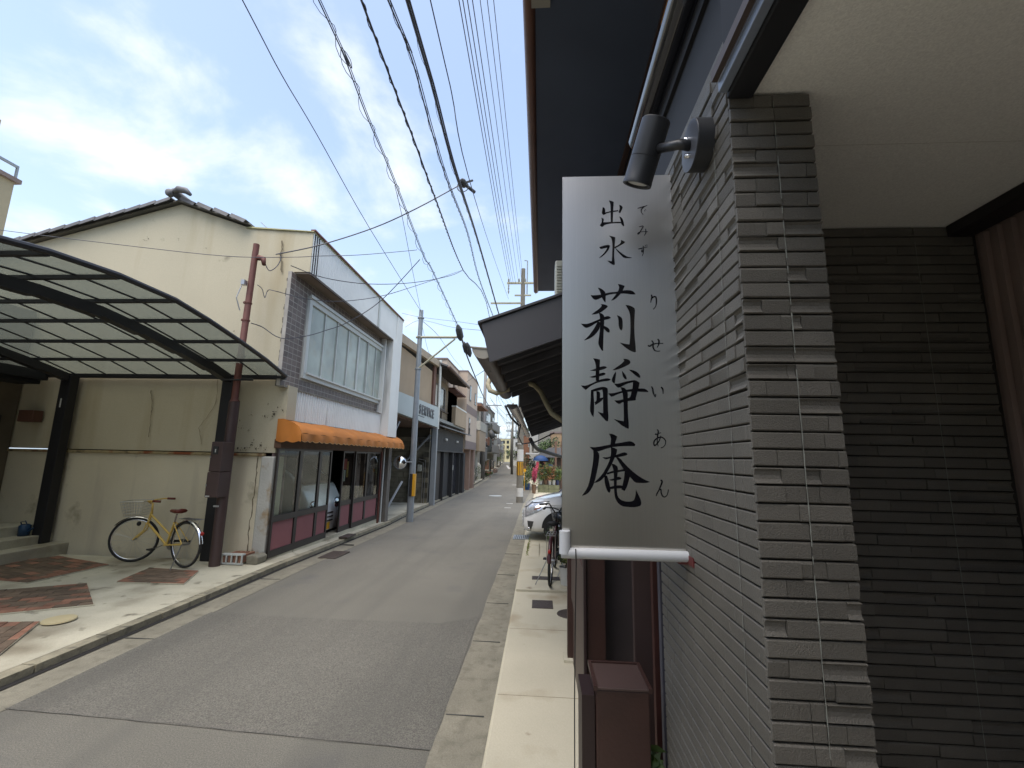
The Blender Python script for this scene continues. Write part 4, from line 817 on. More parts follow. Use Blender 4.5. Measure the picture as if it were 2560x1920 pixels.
ob('wall', B(-46, -31.1, 8, 22, -.3, 17.2), M('beige_block_wall', lin(176, 166, 140, .7), .9, nv=.06), fa)
ob('parapet', B(-46, -30.9, 8, 22.2, 17.2, 17.45), pkb, fa)
for i in range(8): ob('railing_post', B(-31.1, -31.0, 21.9 - i * 1.5, 22.0 - i * 1.5, 17.45, 18.1), galv, fa)
ob('railing', B(-31.1, -31.0, 8, 22.0, 18.1, 18.25), galv, fa)
ob('stair_tower', B(-46, -33.2, 8, 22.2, 17.45, 21.6), M('beige_block_wall', (0, 0, 0, 1)), fa)

# ------------------------------------------------------------------ poles
lp = T('utility_pole', 'slim blue grey steel pole leaning over the gutter with traffic mirror and yellow strip', 'pole', (-3.70, 12.95, -.1))
lpX = -3.70
ob('shaft', MB().tube([(-3.70, 12.95, -.12), (-3.70, 12.95, 6.2)], [.10, .065], 14), galv, lp, smooth=True, auto=40)
ob('yellow_strip', B(-3.655, -3.60, 12.84, 12.88, .62, 1.25).box(-3.60, -3.585, 12.87, 12.99, .62, 1.25), yel, lp, bevel=.006); ob('black_strip', B(-3.74, -3.655, 12.835, 12.86, .62, 1.25), blk, lp)
for z in (.85, 1.1, 4.35, 5.35, 5.95): ob('band', MB().lathe([(.098, -.02), (.104, 0), (.098, .02)], (-3.70, 12.95, z), 14), galv, lp)
ob('arm', MB().tube([(-3.80, 12.9, 5.33), (-2.55, 12.9, 5.33)], .04, 8).tube([(-3.68, 12.9, 4.36), (-2.6, 12.9, 5.28)], .028, 8), M('pale_arm', lin(176, 174, 150, .7), .5), lp)
mr = ob('mirror_bracket', MB().tube([(-3.70, 12.85, 1.58), (-3.98, 12.72, 1.58)], .02, 8), greysteel, lp)
mi = T('convex_mirror', 'round convex traffic mirror fixed low on the blue grey pole', 'mirror', (-4.0, 12.55, 1.55))
mb = MB(); R0 = .175
mb.lathe([(R0 * math.sin(rad(a)), .06 * (math.cos(rad(a)) - 1) + .05) for a in range(0, 91, 9)], (-3.98, 12.62, 1.56), 28, (.12, -1, 0)); ob('mirror_face', mb, M('mirror_silver', (.82, .84, .86, 1), .03, metal=1, nv=0), mi, smooth=True)
ob('rim', MB().lathe([(R0 - .004, 0), (R0 + .012, 0), (R0 + .012, -.03), (0, -.05)], (-3.98, 12.62, 1.56), 28, (.12, -1, 0)), greysteel, mi, smooth=True, auto=40)
for x, z, w2, h in ((-2.48, 5.42, .17, .40), (-2.28, 4.95, .13, .30), (-2.18, 4.90, .12, .36)):
    tag(ob('cable_closure', MB().tube([(x, 12.6, z + h / 2), (x + .02, 12.7, z + h / 4), (x + .05, 12.85, z - h / 4), (x + .06, 12.9, z - h / 2)], [w2 * .25, w2 * .6, w2 * .6, w2 * .2], 10), M('dark_closure', lin(70, 72, 72, .8), .6), smooth=True), {.17: 'largest dark cable splice box at the end of the pole arm', .13: 'darker small splice box hanging below the pole arm', .12: 'paler long splice box right below the pole arm'}[w2], 'splice box')
rp = T('utility_pole', 'concrete utility pole with white bands and yellow black warning stripes at the right kerb', 'pole', (-.88, 20.5, -.3))
ob('shaft', MB().tube([(-.90, 20.5, -.32), (-.90, 20.5, 10.9)], [.155, .10], 20), polec, rp, smooth=True, auto=40)
def ringz(z0, z1, dr, mat, nm):
    r0, r1_ = .155 - .055 * (z0 + .3) / 11.2 + dr, .155 - .055 * (z1 + .3) / 11.2 + dr
    ob(nm, MB().lathe([(r0 - dr, z0), (r0, z0), (r1_, z1), (r1_ - dr, z1)], (-.90, 20.5, 0), 20), mat, rp, smooth=True, auto=40)
ringz(1.63, 2.15, .003, whit, 'white_band'); ringz(.06, .44, .003, whit, 'white_band')
ringz(1.0, 1.60, .006, yel, 'warning_plate')
for k_ in range(6):
    a = rad(-160 + k_ * 30); r0 = .157; u_ = Vector((math.cos(a), math.sin(a), 0)); v_ = Vector((-u_.y, u_.x, 0)); mb = MB(); c = Vector((-.90, 20.5, 0)) + u_ * r0
    mb.prism([c + v_ * -.018 + Vector((0, 0, 1.0)), c + v_ * .018 + Vector((0, 0, 1.0)), c + v_ * .018 + Vector((0, 0, 1.6)), c + v_ * -.018 + Vector((0, 0, 1.6))], u_ * .004); ob('black_stripe', mb, blk, rp)
ob('band', MB().lathe([(.146, 2.38), (.15, 2.40), (.146, 2.42)], (-.9, 20.5, 0), 20), whit, rp)
ob('crossarm', B(-1.68, -.15, 20.42, 20.52, 10.12, 10.20), M('pale_arm', (0, 0, 0, 1)), rp); ob('crossarm', B(-2.45, -.9, 20.42, 20.50, 9.10, 9.17), M('pale_arm', (0, 0, 0, 1)), rp)
ob('crossarm', B(-1.3, -.5, 20.42, 20.50, 9.5, 9.56), M('pale_arm', (0, 0, 0, 1)), rp)
ob('top_pipe', MB().tube([(-.70, 20.45, 9.6), (-.70, 20.45, 11.3), (-.85, 20.45, 11.32)], .03, 6), galv, rp)
for x in (-1.6, -1.1, -.95, -.8, -.25): ob('insulator', MB().lathe([(.02, 0), (.05, .02), (.03, .06), (.055, .09), (.03, .13), (.045, .16), (.02, .2)], (x, 20.47, 10.20), 10), porc, rp, smooth=True)
for x in (-1.6, -.28): ob('hanging_insulator', MB().lathe([(.01, 0), (.045, -.08), (.02, -.14), (.045, -.22), (.02, -.30), (.045, -.38), (.01, -.5)], (x, 20.47, 10.1), 10), porc, rp, smooth=True)
ob('climbing_bolts', MB().tube([(-1.1, 20.5, 3.2), (-.9, 20.5, 3.2)], .01, 5).tube([(-.9, 20.5, 3.65), (-.7, 20.5, 3.65)], .01, 5), galv, rp)
bp_ = T('utility_pole', 'tall grey steel pole with crossarms beside the cream domed tank on the left', 'pole', (-5.6, 44, -.35))
ob('shaft', MB().tube([(-5.62, 44.2, -.35), (-5.62, 44.2, 10.6)], [.22, .15], 14), M('grey_pole', lin(118, 116, 114, .8), .6), bp_, smooth=True)
ob('side_pipe', MB().tube([(-5.95, 44.2, -.35), (-5.95, 44.2, 4.0)], .12, 10), M('dark_pipe', lin(40, 38, 40), .6), bp_, smooth=True)  # dark coloured pipe standing beside the shaft
ob('crossarm', B(-5.9, -4.2, 44.1, 44.22, 5.15, 5.25), greysteel, bp_); ob('crossarm', B(-5.9, -3.9, 44.1, 44.22, 6.9, 7.0), greysteel, bp_)
ob('transformer', MB().tube([(-5.0, 44.0, 4.4), (-4.6, 44.0, 3.7)], [.22, .3], 10), M('dark_closure', (0, 0, 0, 1)), bp_, smooth=True)
def far_pole(x, y, h, label, arms=2):
    t = T('utility_pole', label, 'pole', (x, y, gz(y)), group=None); ob('shaft', MB().tube([(x, y, gz(y)), (x, y, h)], [.17, .11], 8), polec, t, smooth=True)
    for k_ in range(arms): ob('crossarm', B(x - .9, x + .9, y - .06, y + .06, h - .6 - k_ * 1.1, h - .48 - k_ * 1.1), galv, t)
far_pole(-3.72, 60, 9.2, 'dark utility pole with several crossarms down the right side of the street', 4)
far_pole(-8.3, 84, 8.2, 'utility pole beside the pale houses farther down the left side'); far_pole(-11.4, 122, 8.8, 'distant utility pole on the left past the planter bench'); far_pole(-7.2, 110, 9, 'distant utility pole on the right near the street end')
tank = T('domed_tank', 'cream domed storage tank on the left pavement before the tall grey pole', 'tank', (-6.0, 43.3, -.3))
ob('body', MB().lathe([(.6, 0), (.62, .1), (.62, 1.2), (.58, 1.38), (.45, 1.54), (.2, 1.62), (0, 1.64)], (-6.2, 42.6, -.3), 18), M('cream_tank', lin(196, 192, 172, .7), .6, nv=.1), tank, smooth=True)

# ------------------------------------------------------------------ overhead cables
def px(v): return (560 + .4822 * v[0], .4822 * v[1])
def cabl(name, label, P3, r, extra=None, group=None, back=None, mat=None):
    P3 = [Vector(p) for p in P3]; pts = []; r *= .8
    if back: P3 = [P3[0] + (P3[0] - P3[1]).normalized() * back] + P3
    for i in range(len(P3) - 1):
        a, b = P3[i], P3[i + 1]; p0 = P3[i - 1] if i else a; p3 = P3[i + 2] if i + 2 < len(P3) else b; n = 5
        for k_ in range(n):
            t = k_ / n; pts.append(.5 * ((2 * a) + (b - p0) * t + (2 * p0 - 5 * a + 4 * b - p3) * t * t + (3 * a - p0 - 3 * b + p3) * t ** 3))
    pts.append(P3[-1]); mb = MB().tube(pts, r, 5)
    if extra:
        amp, per, er, twist = extra; q = []; s_ = 0
        for i in range(len(pts) - 1):
            Ls = (pts[i + 1] - pts[i]).length; nn = max(2, int(Ls / per * 7))
            for k_ in range(nn):
                p = pts[i] + (pts[i + 1] - pts[i]) * k_ / nn; ph = (s_ + Ls * k_ / nn) / per * 2 * math.pi; q.append(p + Vector((amp * math.cos(ph), 0, amp * math.sin(ph) * .8 - amp * .3)))
            s_ += Ls
        mb.tube(q, er, 4)
        if twist: mb.tube([p + Vector((.035, 0, -.03)) for p in pts], r * .7, 4)
    o = ob(name, mb, mat or cable, label=label, cat='cable', group=group); return o
def plane_c(pxs, X): return [PX(*px(p), X) for p in pxs]
cabl('telephone_cable', 'thin black cable running alone from upper left to the top of the slim pole', [PX(606, 0, -3.05), PX(*px((300, 390)), -3.15), PX(*px((480, 695)), -3.3), PX(*px((750, 1175)), -3.45), (-3.70, 12.95, 6.15)], .008, back=3)
cabl('telephone_cable', 'pair of cables wound with a looping spiral wire above the shop roof', plane_c([(490, 0), (610, 260), (735, 590), (860, 885)], -2.3) + [PX(*px((1035, 1330)), -2.3), PX(*px((1075, 1395)), -2.35), (-2.48, 12.6, 5.6)], .009, (.05, .55, .004, True), back=8)
cabl('telephone_cable', 'thick twisted black cable crossing the middle of the sky', plane_c([(712, 0), (880, 450), (990, 740), (1100, 1040)], -1.85) + [PY(*px((1240, 1400)), 14.5), PY(*px((1380, 1659)), 24), (-4.2, 44, 5.3)], .016, (.02, .35, .006, False), back=8)
cabl('power_cable', 'bundled cable with clips left of the thickest cable', plane_c([(850, 0), (930, 190), (990, 360), (1080, 690), (1165, 960)], -1.6) + [PY(*px((1262, 1210)), 11.5), PY(*px((1320, 1440)), 16), PY(*px((1395, 1640)), 20.4)], .012, (.02, .5, .004, True), back=8)
cabl('power_cable', 'thickest black power cable with regular clips running above the road', plane_c([(948, 0), (1080, 450), (1160, 760), (1220, 960)], -1.38) + [PY(*px((1300, 1200)), 11.0), PY(*px((1365, 1420)), 15.5), PY(*px((1430, 1650)), 20.4)], .021, (.03, .9, .003, True), back=8)
cabl('power_cable', 'thin cable just right of the thickest cable', plane_c([(1070, 0), (1180, 480), (1267, 915)], -1.05) + [PY(*px((1390, 1310)), 14), PY(*px((1475, 1550)), 20.4)], .008, back=8)
for i, (a, b, mx_) in enumerate(((1218, 1480, 0), (1238, 1490, 0), (1262, 1500, 0), (1288, 1512, 0), (1328, 1528, 0), (1365, 1545, 0), (1398, 1553, 0))):
    e = PY(*px((b, 1470)), 20.47); s0 = PY(*px((a, 0)), 5.0 + (.1 * i)); s0 = Vector((s0.x, s0.y, s0.z))
    cabl('power_line', ['leftmost line', 'second line from the left', 'third line from the left', 'middle line', 'third line from the right', 'second line from the right', 'rightmost line'][i] + ' of the seven thin power lines ending at the pole crossarm', [s0 + (s0 - e) * .3, s0, s0 + (e - s0) * .5 + Vector((0, 0, -.12)), e], .010 if i < 4 else .008, group='seven high power lines')
mb_ = None
hub = PX(*px((1240, 950)), -1.4)
tag(ob('cable_clamp', MB().sphere(hub, .07, .12, .06, 8, 6).torus(hub + Vector((0, -.02, -.08)), .10, .008, (0, 1, 0), 16, 5).tube([hub, hub + Vector((.15, .1, .12))], .02, 6).tube([hub, hub + Vector((.18, .2, -.05))], .03, 6), M('dark_closure', (0, 0, 0, 1))), 'cluster of clamps on the thickest cable where the service line branches off', 'clamp')
tip = Vector((-4.64, 6.72, 4.92))
cabl('service_cable', 'thick grey service cable from the brown pole up to the clamp cluster', [PX(690, 636, -4.4), PX(*px((500, 1270)), -3.7), PX(*px((780, 1180)), -2.9), PX(*px((1000, 1080)), -2.1), hub], .013)
cabl('service_cable', 'drooping cable loops under the cap of the brown pole', [tip, PY(660, 650, 6.75), PY(672, 676, 6.8), PY(690, 668, 6.85), PY(701, 650, 6.9), PY(700, 636, 6.9), PX(690, 636, -4.4)], .010)
cabl('telephone_cable', 'long thin line crossing the cream gable from the left edge to the arm bracket', [PY(-60, 565, 6.6), PY(0, 575, 6.6), PY(300, 612, 6.5), PY(560, 640, 6.4), PY(724, 643, 6.3), PY(800, 640, 6.6), PX(*px((700, 1322)), -3.2), PX(*px((960, 1300)), -2.6), PX(*px((1000, 1295)), -2.3)], .007)
cabl('telephone_cable', 'sagging cable from the shop corner across to the twisted cable', [PX(727, 664, -4.2), PX(*px((520, 1440)), -3.9), PX(*px((750, 1472)), -3.3), PX(*px((980, 1465)), -2.7), PX(*px((1170, 1430)), -2.1), PY(*px((1240, 1400)), 14.5)], .009)
cabl('telephone_cable', 'cable from the middle of the brown pole over the tiled front to the twisted cable', [PY(643, 712, 6.7), PY(655, 722, 6.75), PY(662, 744, 6.8), PY(670, 726, 6.85), PX(690, 728, -4.25), PX(*px((430, 1550)), -4.15), PX(*px((600, 1562)), -3.8), PX(*px((800, 1538)), -3.2), PX(*px((1000, 1480)), -2.6), PY(*px((1240, 1400)), 14.5)], .008)
def z3(x, y): return (600 + .226 * x, 540 + .226 * y)
cabl('telephone_cable', 'cable sagging low over the upstairs window and rising to the cable joint', [PY(*z3(125, 1185), 6.7), PY(*z3(250, 1230), 6.9), PY(*z3(450, 1350), 7.05), PX(*z3(720, 1330), -4.2), PX(*z3(950, 1265), -4.0), PX(*z3(1190, 1175), -3.7), PX(*z3(1560, 935), -3.1), PX(*z3(1990, 480), -2.35)], .010)
cabl('telephone_cable', 'thin cable dropping from the spiral cables to the top of the slim pole', [PX(*px((885, 960)), -2.35), PX(*px((925, 1130)), -2.5), PX(*px((975, 1390)), -2.9), (-3.70, 12.95, 6.1)], .006)
cabl('telephone_cable', 'upper one of two lines from the slim pole to the right house', [PX(1005, 783, -4.3) + Vector((0, 0, 0)), (-3.7, 12.95, 5.98), PY(1150, 805, 12.4), PY(1205, 813, 9)], .006)
cabl('telephone_cable', 'lower one of two lines from the slim pole to the right house', [PX(1013, 818, -4.2), (-3.7, 12.95, 5.88), PY(1130, 818, 12.4), PY(1205, 826, 9)], .006)
def z5(x, y): return (960 + .1808 * x, 780 + .1808 * y)
cabl('power_cable', 'heavy black cable running from the splice boxes down to the tall grey pole', [(-2.48, 12.6, 5.6), PY(*z5(1085, 400), 13.5), PY(*z5(1160, 640), 16), PY(*z5(1280, 940), 22), PY(*z5(1380, 1180), 29), PY(*z5(1480, 1350), 38), PY(*z5(1530, 1490), 44)], .035)
cabl('telephone_cable', 'cable hanging from the slim pole down towards the old townhouse gutter', [(-3.7, 12.95, 5.9), PY(*z5(600, 500), 14), PY(*z5(660, 640), 18)], .006)
cabl('telephone_cable', 'fine line from the slim pole past the splice boxes to the far left', [(-3.7, 12.95, 5.9), PY(*z5(760, 340), 16), PY(*z5(960, 640), 24), PY(*z5(1130, 850), 34), PY(*z5(1340, 1180), 44)], .010)
cabl('telephone_cable', 'fine wire from the low eave to the old townhouse gutter', [PY(*z5(1400, 800), 8), PY(*z5(1120, 980), 20), PY(*z5(960, 1060), 23)], .008)
for i, (a, b) in enumerate((((1000, 1075), (1370, 1190)), ((1000, 1140), (1400, 1195)))): cabl('telephone_cable', ['upper', 'lower'][i] + ' fine wire between the beige house and the tall grey pole', [PY(*z5(*a), 24), PY(*z5(*b), 44)], .012)
rnd = random.Random(3)
for i in range(9):
    z = 7 + rnd.random() * 3; cabl('far_cable', 'one of the tangled cables over the far end of the street', [(-5.6 + rnd.random(), 44, z), (-5.5 + rnd.random() * 2, 60, z - 1), (-4 - rnd.random() * 3, 84, z - .5), (-8 - rnd.random() * 2, 122, z - .6)], .02, group='tangled cables over the far street')
for i in range(6):
    z = 5.5 + rnd.random() * 2.5; cabl('far_crossing_cable', 'one of the cables crossing the far street between poles', [(-6, 62 + i * 9, z), (-4.5, 61 + i * 9, z - .5), (-3.7, 60 + i * 9, z + .4)], .015, group='cables crossing the far street')
# ------------------------------------------------------------------ plants
leafm = [M('leaf_green', lin(86, 110, 56, .75), .55, nv=.35, ns=7), M('leaf_dark_green', lin(52, 74, 44, .8), .55, nv=.35, ns=7), M('leaf_yellow_green', lin(132, 142, 66, .7), .55, nv=.3, ns=7), M('leaf_pink', lin(214, 84, 120, .75), .6, nv=.25, ns=7), M('leaf_red_tips', lin(170, 106, 74, .7), .6, nv=.3, ns=7)]
def leaves(c, rx, ry, rz, n, s, rnd):
    mb = MB(); lobes = [(Vector((rnd.gauss(0, .45) * rx, rnd.gauss(0, .45) * ry, rnd.gauss(0, .4) * rz)), rnd.uniform(.35, .6)) for _ in range(9)]
    for i in range(n):
        l, k_ = lobes[i % 9]; d_ = Vector((rnd.gauss(0, 1), rnd.gauss(0, 1), rnd.gauss(0, 1))).normalized() * (rnd.random() ** .4) * k_
        p = Vector(c) + l + Vector((d_.x * rx, d_.y * ry, d_.z * rz)); a = Vector((rnd.gauss(0, 1), rnd.gauss(0, 1), rnd.gauss(0, .6))).normalized() * s; b = a.cross(Vector((rnd.gauss(0, 1), rnd.gauss(0, 1), rnd.gauss(0, 1)))).normalized() * s * .45
        mb.add([p - a, p + b, p + a, p - b], [(0, 1, 2, 3)])
    return mb
def shrub(name, label, cat, base, c, r3, n, s, mats, pot=None, potm=None, group=None, seed=1):
    rnd = random.Random(seed); t = T(name, label, cat, base, group)
    for k_, (m_, fr) in enumerate(mats):
        o = ob('foliage' if m_.name != 'leaf_pink' else 'flowers', leaves(c, *r3, int(n * fr), s, rnd), m_, t)
    mb = MB()
    for i in range(5): mb.tube([Vector(base) + Vector((rnd.uniform(-.03, .03), 0, .02)), Vector(c) + Vector((rnd.uniform(-.5, .5) * r3[0], rnd.uniform(-.3, .3) * r3[1], rnd.uniform(-.3, .4) * r3[2]))], [.012, .004], 4)
    ob('stem', mb, M('stem_brown', lin(88, 70, 50, .8), .9), t)
    if pot:
        r, h = pot; b = Vector(base); ob('pot', MB().lathe([(0, 0), (r * .72, 0), (r, h), (r * 1.06, h), (r * 1.06, h + .015), (r * .94, h + .015), (r * .9, h * .9), (0, h * .9)], b, 18), potm or whit, t, smooth=True, auto=40)
        ob('soil', MB().lathe([(0, h * .91), (r * .88, h * .91)], b, 14), soil_m, t)
    return t
G_, D_, Y_, P_, R_t = leafm
potw = M('white_pot', lin(214, 214, 208, .74), .5, nv=.06)
shrub('potted_plant', 'white pot with yellow green shrub standing below the steel sign corner', 'plant', (.385, 6.52, .048), (.39, 6.52, .42), (.10, .10, .10), 420, .020, [(Y_, .6), (G_, .4)], (.105, .22), potw, seed=4)
shrub('potted_plant', 'dark leafy plant in a black pot behind the dark red bicycle', 'plant', (.36, 8.1, .02), (.36, 8.1, .42), (.16, .16, .2), 500, .024, [(G_, .6), (D_, .4)], (.12, .18), blk, seed=5)
gb = T('block_planter', 'low mossy concrete block planter on the right beyond the parked car', 'planter', (.5, 28, -.28))
for i in range(4):
    for r in range(2): ob('block', B(-.12 + i * .33, .20 + i * .33, 27.8, 28.4, -.30 + r * .245, -.30 + (r + 1) * .245 - .01), M('mossy_block', lin(128, 130, 100, .72), .95, nv=.25, ns=5), gb, bevel=.01)
spec = [(.04, .20, potw, 'white pot holding the leftmost bush on the block planter'), (.35, .17, M('brown_pot', lin(130, 100, 76, .7), .6), 'brown pot second from the left on the block planter'), (.62, .17, potw, 'white pot in the middle of the block planter'), (.86, .18, potw, 'white pot second from the right on the block planter'), (1.08, .18, M('blue_pot', lin(34, 50, 96, .8), .4), 'dark blue pot at the right end of the block planter')]
for i, (x, r, pm_, lb) in enumerate(spec):
    shrub('potted_bush', lb, 'plant', (x, 28.0, .19), (x + .05, 28.0, .92 - .05 * abs(i - 1.5)), (.34, .4, .52), 1100, .045, [(G_, .4), (Y_, .25), (R_t, .22 if i < 4 else 0), (D_, .2)], (r * .62, .28), pm_, seed=20 + i)
shrub('azalea', 'bright pink flowering azalea hanging beside the block planter', 'plant', (-.34, 27, -.28), (-.34, 27, .78), (.19, .2, .50), 1100, .04, [(P_, .9), (G_, .1)], (.14, .5), M('brown_pot', (0, 0, 0, 1)), seed=31)
shrub('potted_plant', 'green plant in a blue pot at the edge of the road beyond the azalea', 'plant', (-.82, 30.2, -.29), (-.8, 30.2, .75), (.40, .4, .62), 900, .05, [(G_, .6), (Y_, .2), (D_, .2)], (.19, .40), M('bright_blue_pot', lin(36, 74, 128, .8), .4), seed=33)
shrub('shrub', 'dark green shrub between the blue pot and the blue awning', 'plant', (-.5, 33, -.3), (-.45, 33, 1.1), (.75, .7, .95), 1500, .06, [(D_, .6), (G_, .4)], seed=34)
shrub('potted_plant', 'pale leaved plant in a white pot by the striped pole', 'plant', (-1.15, 31, -.3), (-1.15, 31, .2), (.25, .2, .3), 350, .05, [(Y_, .6), (G_, .4)], (.16, .2), potw, seed=36)
shrub('street_shrub', 'small reddish plant at the foot of the left houses beyond the tall pole', 'plant', (-5.75, 49, -.35), (-5.7, 49, .1), (.4, .5, .35), 600, .06, [(G_, .6), (R_t, .4)], seed=37)
shrub('street_shrub', 'thin green plant in front of the cream domed tank', 'plant', (-5.65, 39.8, -.3), (-5.6, 39.8, .55), (.42, .3, .7), 260, .05, [(G_, 1)], seed=38)
for i, (x, y, h, lb) in enumerate(((-9.4, 100, 3.2, 'tall green shrub by the left kerb far down the street'), (-12.6, 128, 4.2, 'green tree on the left near the street bend'), (-6.0, 112, 4.0, 'green tree on the right far down the street'), (-15.5, 175, 5, 'distant tree on the left before the end block'), (-10.5, 168, 5.2, 'distant tree on the right before the end block'), (-3.0, 74, 2.2, 'leafy shrub on the right by the white three storey house'))):
    t = shrub('tree', lb, 'tree', (x, y, -.35), (x, y, h * .6), (h * .34, h * .34, h * .45), 900, .10 * h / 3, [(G_, .5), (D_, .25), (Y_, .25)], seed=50 + i)
shrub('tree', 'dark trees rising behind the roofs at the end of the street', 'tree', (-14, 290, -.35), (-13.5, 290, 15), (6, 5, 5), 1500, .8, [(D_, .6), (G_, .4)], seed=60)
shrub('tree', 'green garden tree behind the blue awning on the right', 'tree', (.9, 33.5, -.3), (.7, 33.5, 2.6), (.9, .8, .8), 1400, .07, [(G_, .6), (D_, .4)], seed=61)
pl = T('planter_bench', 'brown planter box with flowers on the left kerb far down the street', 'planter', (-6.9, 66, -.35)); ob('box', B(-7.3, -6.3, 64, 67, -.35, .15), M('terracotta_tile', (0, 0, 0, 1)), pl, bevel=.03); ob('soil', B(-7.2, -6.4, 64.1, 66.9, .15, .18), soil_m, pl)
tag(ob('footpath_sign', MB().lathe([(0, -.01), (.11, -.01), (.11, .01), (0, .01)], (-1.0, 29.5, .98), 16, (0, -1, 0)).tube([(-1.0, 29.52, -.3), (-1.0, 29.52, .95)], .02, 6), yel), 'small round yellow sign on a thin post beyond the striped pole', 'sign')
# right shop with blue awning
bs = T('right_garden_house', 'dark low house with a small blue dome awning behind the potted bushes', 'house', (1.2, 30, -.3))
ob('wall', B(-.05, 5, 30.4, 34, -.3, 1.9), M('dark_brown_boards', lin(62, 50, 44, .8), .85, nv=.2), bs)
ob('roof', MB().prism([(-.45, 30.1, 1.85), (5, 30.1, 1.85), (5, 30.1, 2.6), (.6, 30.1, 2.5)], (0, 4, 0)), roof_t, bs)
ob('near_roof', B(-1.0, -.05, 31.5, 33, 2.05, 2.15), whit, bs)
mb = MB(); vs = []
for i in range(9):
    a = math.pi * i / 8
    for j in range(5): b = (math.pi / 2) * j / 4; vs.append((.05 - .50 * math.cos(a), 30.4 - .62 * math.sin(a) * math.cos(b) - .0, 1.45 + .48 * math.sin(a) * math.sin(b) + .0))
vs = []
for i in range(13):
    a = math.pi * i / 12
    for j in range(6): b = (math.pi / 2) * j / 5; vs.append((.05 - .52 * math.cos(a) * 1.0, 30.39 - .6 * math.cos(b) * math.sin(a), 1.62 + .42 * math.sin(b) * math.sin(a)))
mb.add(vs, [(i * 6 + j, i * 6 + j + 1, (i + 1) * 6 + j + 1, (i + 1) * 6 + j) for i in range(12) for j in range(5)]); ob('awning', mb, M('blue_awning', lin(30, 76, 134, .6), .7), bs, smooth=True)
ob('banner', B(-.25, -.08, 29.9, 29.92, 1.15, 1.55), M('pink_banner', lin(200, 70, 90, .75), .7), bs)
ob('wooden_post', B(.95, 1.07, 29.0, 29.12, -.3, 2.9), M('tan_post', lin(118, 92, 76, .75), .8), bs); ob('wooden_post', B(1.35, 1.45, 28.9, 29.0, -.3, 2.9), M('tan_post', (0, 0, 0, 1)), bs)
ob('blue_cloth', B(.55, .85, 29.6, 29.62, 1.15, 1.4), M('blue_awning', (0, 0, 0, 1)), bs)

# ------------------------------------------------------------------ white minivan
car = T('parked_minivan', 'white minivan nosing out of a parking bay behind the dark red bicycle', 'car', (2.0, 11.05, -.07))
CX0, CY0, CZ0 = -.37, 11.05, -.075
def sec(x, hw, z0, z1, e1=.38, e2=.5, n=20):
    r = []
    for j in range(n):
        a = 2 * math.pi * j / n; c_, s_ = math.cos(a), math.sin(a)
        r.append((CX0 + x, CY0 + hw * math.copysign(abs(c_) ** e1, c_), CZ0 + (z0 + z1) / 2 + (z1 - z0) / 2 * math.copysign(abs(s_) ** e2, s_)))
    return r
BODY = [(0, .50, .30, .66), (.03, .68, .22, .74), (.10, .78, .19, .80), (.28, .86, .18, .88), (.6, .895, .18, .97), (1.0, .90, .18, 1.05), (1.3, .90, .2, 1.10), (3.6, .90, .2, 1.12), (4.4, .86, .22, 1.1), (4.6, .78, .3, 1.05)]
def loft(secs, n=20):
    mb = MB(); vs = [p for s_ in secs for p in s_]; mb.add(vs, [(i * n + j, i * n + (j + 1) % n, (i + 1) * n + (j + 1) % n, (i + 1) * n + j) for i in range(len(secs) - 1) for j in range(n)] + [tuple(range(n))[::-1], tuple(range((len(secs) - 1) * n, len(secs) * n))]); return mb
ob('body', loft([sec(*b) for b in BODY]), carwhite, car, smooth=True, auto=50)
cab = [(.85, .70, .98, 1.02), (1.25, .80, 1.0, 1.32), (1.7, .79, 1.0, 1.60), (2.3, .77, 1.0, 1.78), (3.8, .75, 1.0, 1.78), (4.35, .70, 1.0, 1.62), (4.55, .70, 1.0, 1.1)]
ob('cabin_glass', loft([sec(x, hw, a, b, .45, .45) for x, hw, a, b in cab]), darkglass, car, smooth=True, auto=50)
ob('roof', loft([sec(x, hw, a, b, .5, .5) for x, hw, a, b in ((1.85, .60, 1.66, 1.70), (2.3, .70, 1.70, 1.80), (3.8, .70, 1.70, 1.80), (4.3, .62, 1.6, 1.68))]), carwhite, car, smooth=True)
for s_ in (-1, 1): ob('front_pillar', MB().tube([(CX0 + .92, CY0 + s_ * .74, CZ0 + 1.04), (CX0 + 1.35, CY0 + s_ * .80, CZ0 + 1.34), (CX0 + 2.1, CY0 + s_ * .75, CZ0 + 1.72)], .03, 6), carwhite, car, smooth=True)
def surfy(x, z, side=-1):
    for a, b in zip(BODY, BODY[1:]):
        if x <= b[0]: t = (x - a[0]) / (b[0] - a[0]); hw, z0, z1 = [a[k_] + (b[k_] - a[k_]) * t for k_ in (1, 2, 3)]; break
    s_ = min(.999, abs((z - (z0 + z1) / 2) / ((z1 - z0) / 2))) ** 2; return CY0 + side * hw * (1 - s_ * s_) ** .19
def patch(pts, off, name, mat, side=-1, par=None, nsub=5):
    """pts: (x,z) quads strip top row / bottom row on the body side"""
    top, bot = pts; mb = MB(); vs = []; n = 12
    def at(row, t):
        t *= len(row) - 1; i = min(int(t), len(row) - 2); f = t - i; return (row[i][0] + (row[i + 1][0] - row[i][0]) * f, row[i][1] + (row[i + 1][1] - row[i][1]) * f)
    for i in range(n + 1):
        a, b = at(top, i / n), at(bot, i / n)
        for j in range(nsub): f = j / (nsub - 1); x, z = a[0] + (b[0] - a[0]) * f, a[1] + (b[1] - a[1]) * f; vs.append((CX0 + x, surfy(x, z, side) + side * off, CZ0 + z))
    mb.add(vs, [(i * nsub + j, i * nsub + j + 1, (i + 1) * nsub + j + 1, (i + 1) * nsub + j) for i in range(n) for j in range(nsub - 1)]); return ob(name, mb, mat, par or car, smooth=True)
lens = M('headlight_lens', (.62, .64, .66, 1), .08, metal=.55, nv=.25, ns=22)
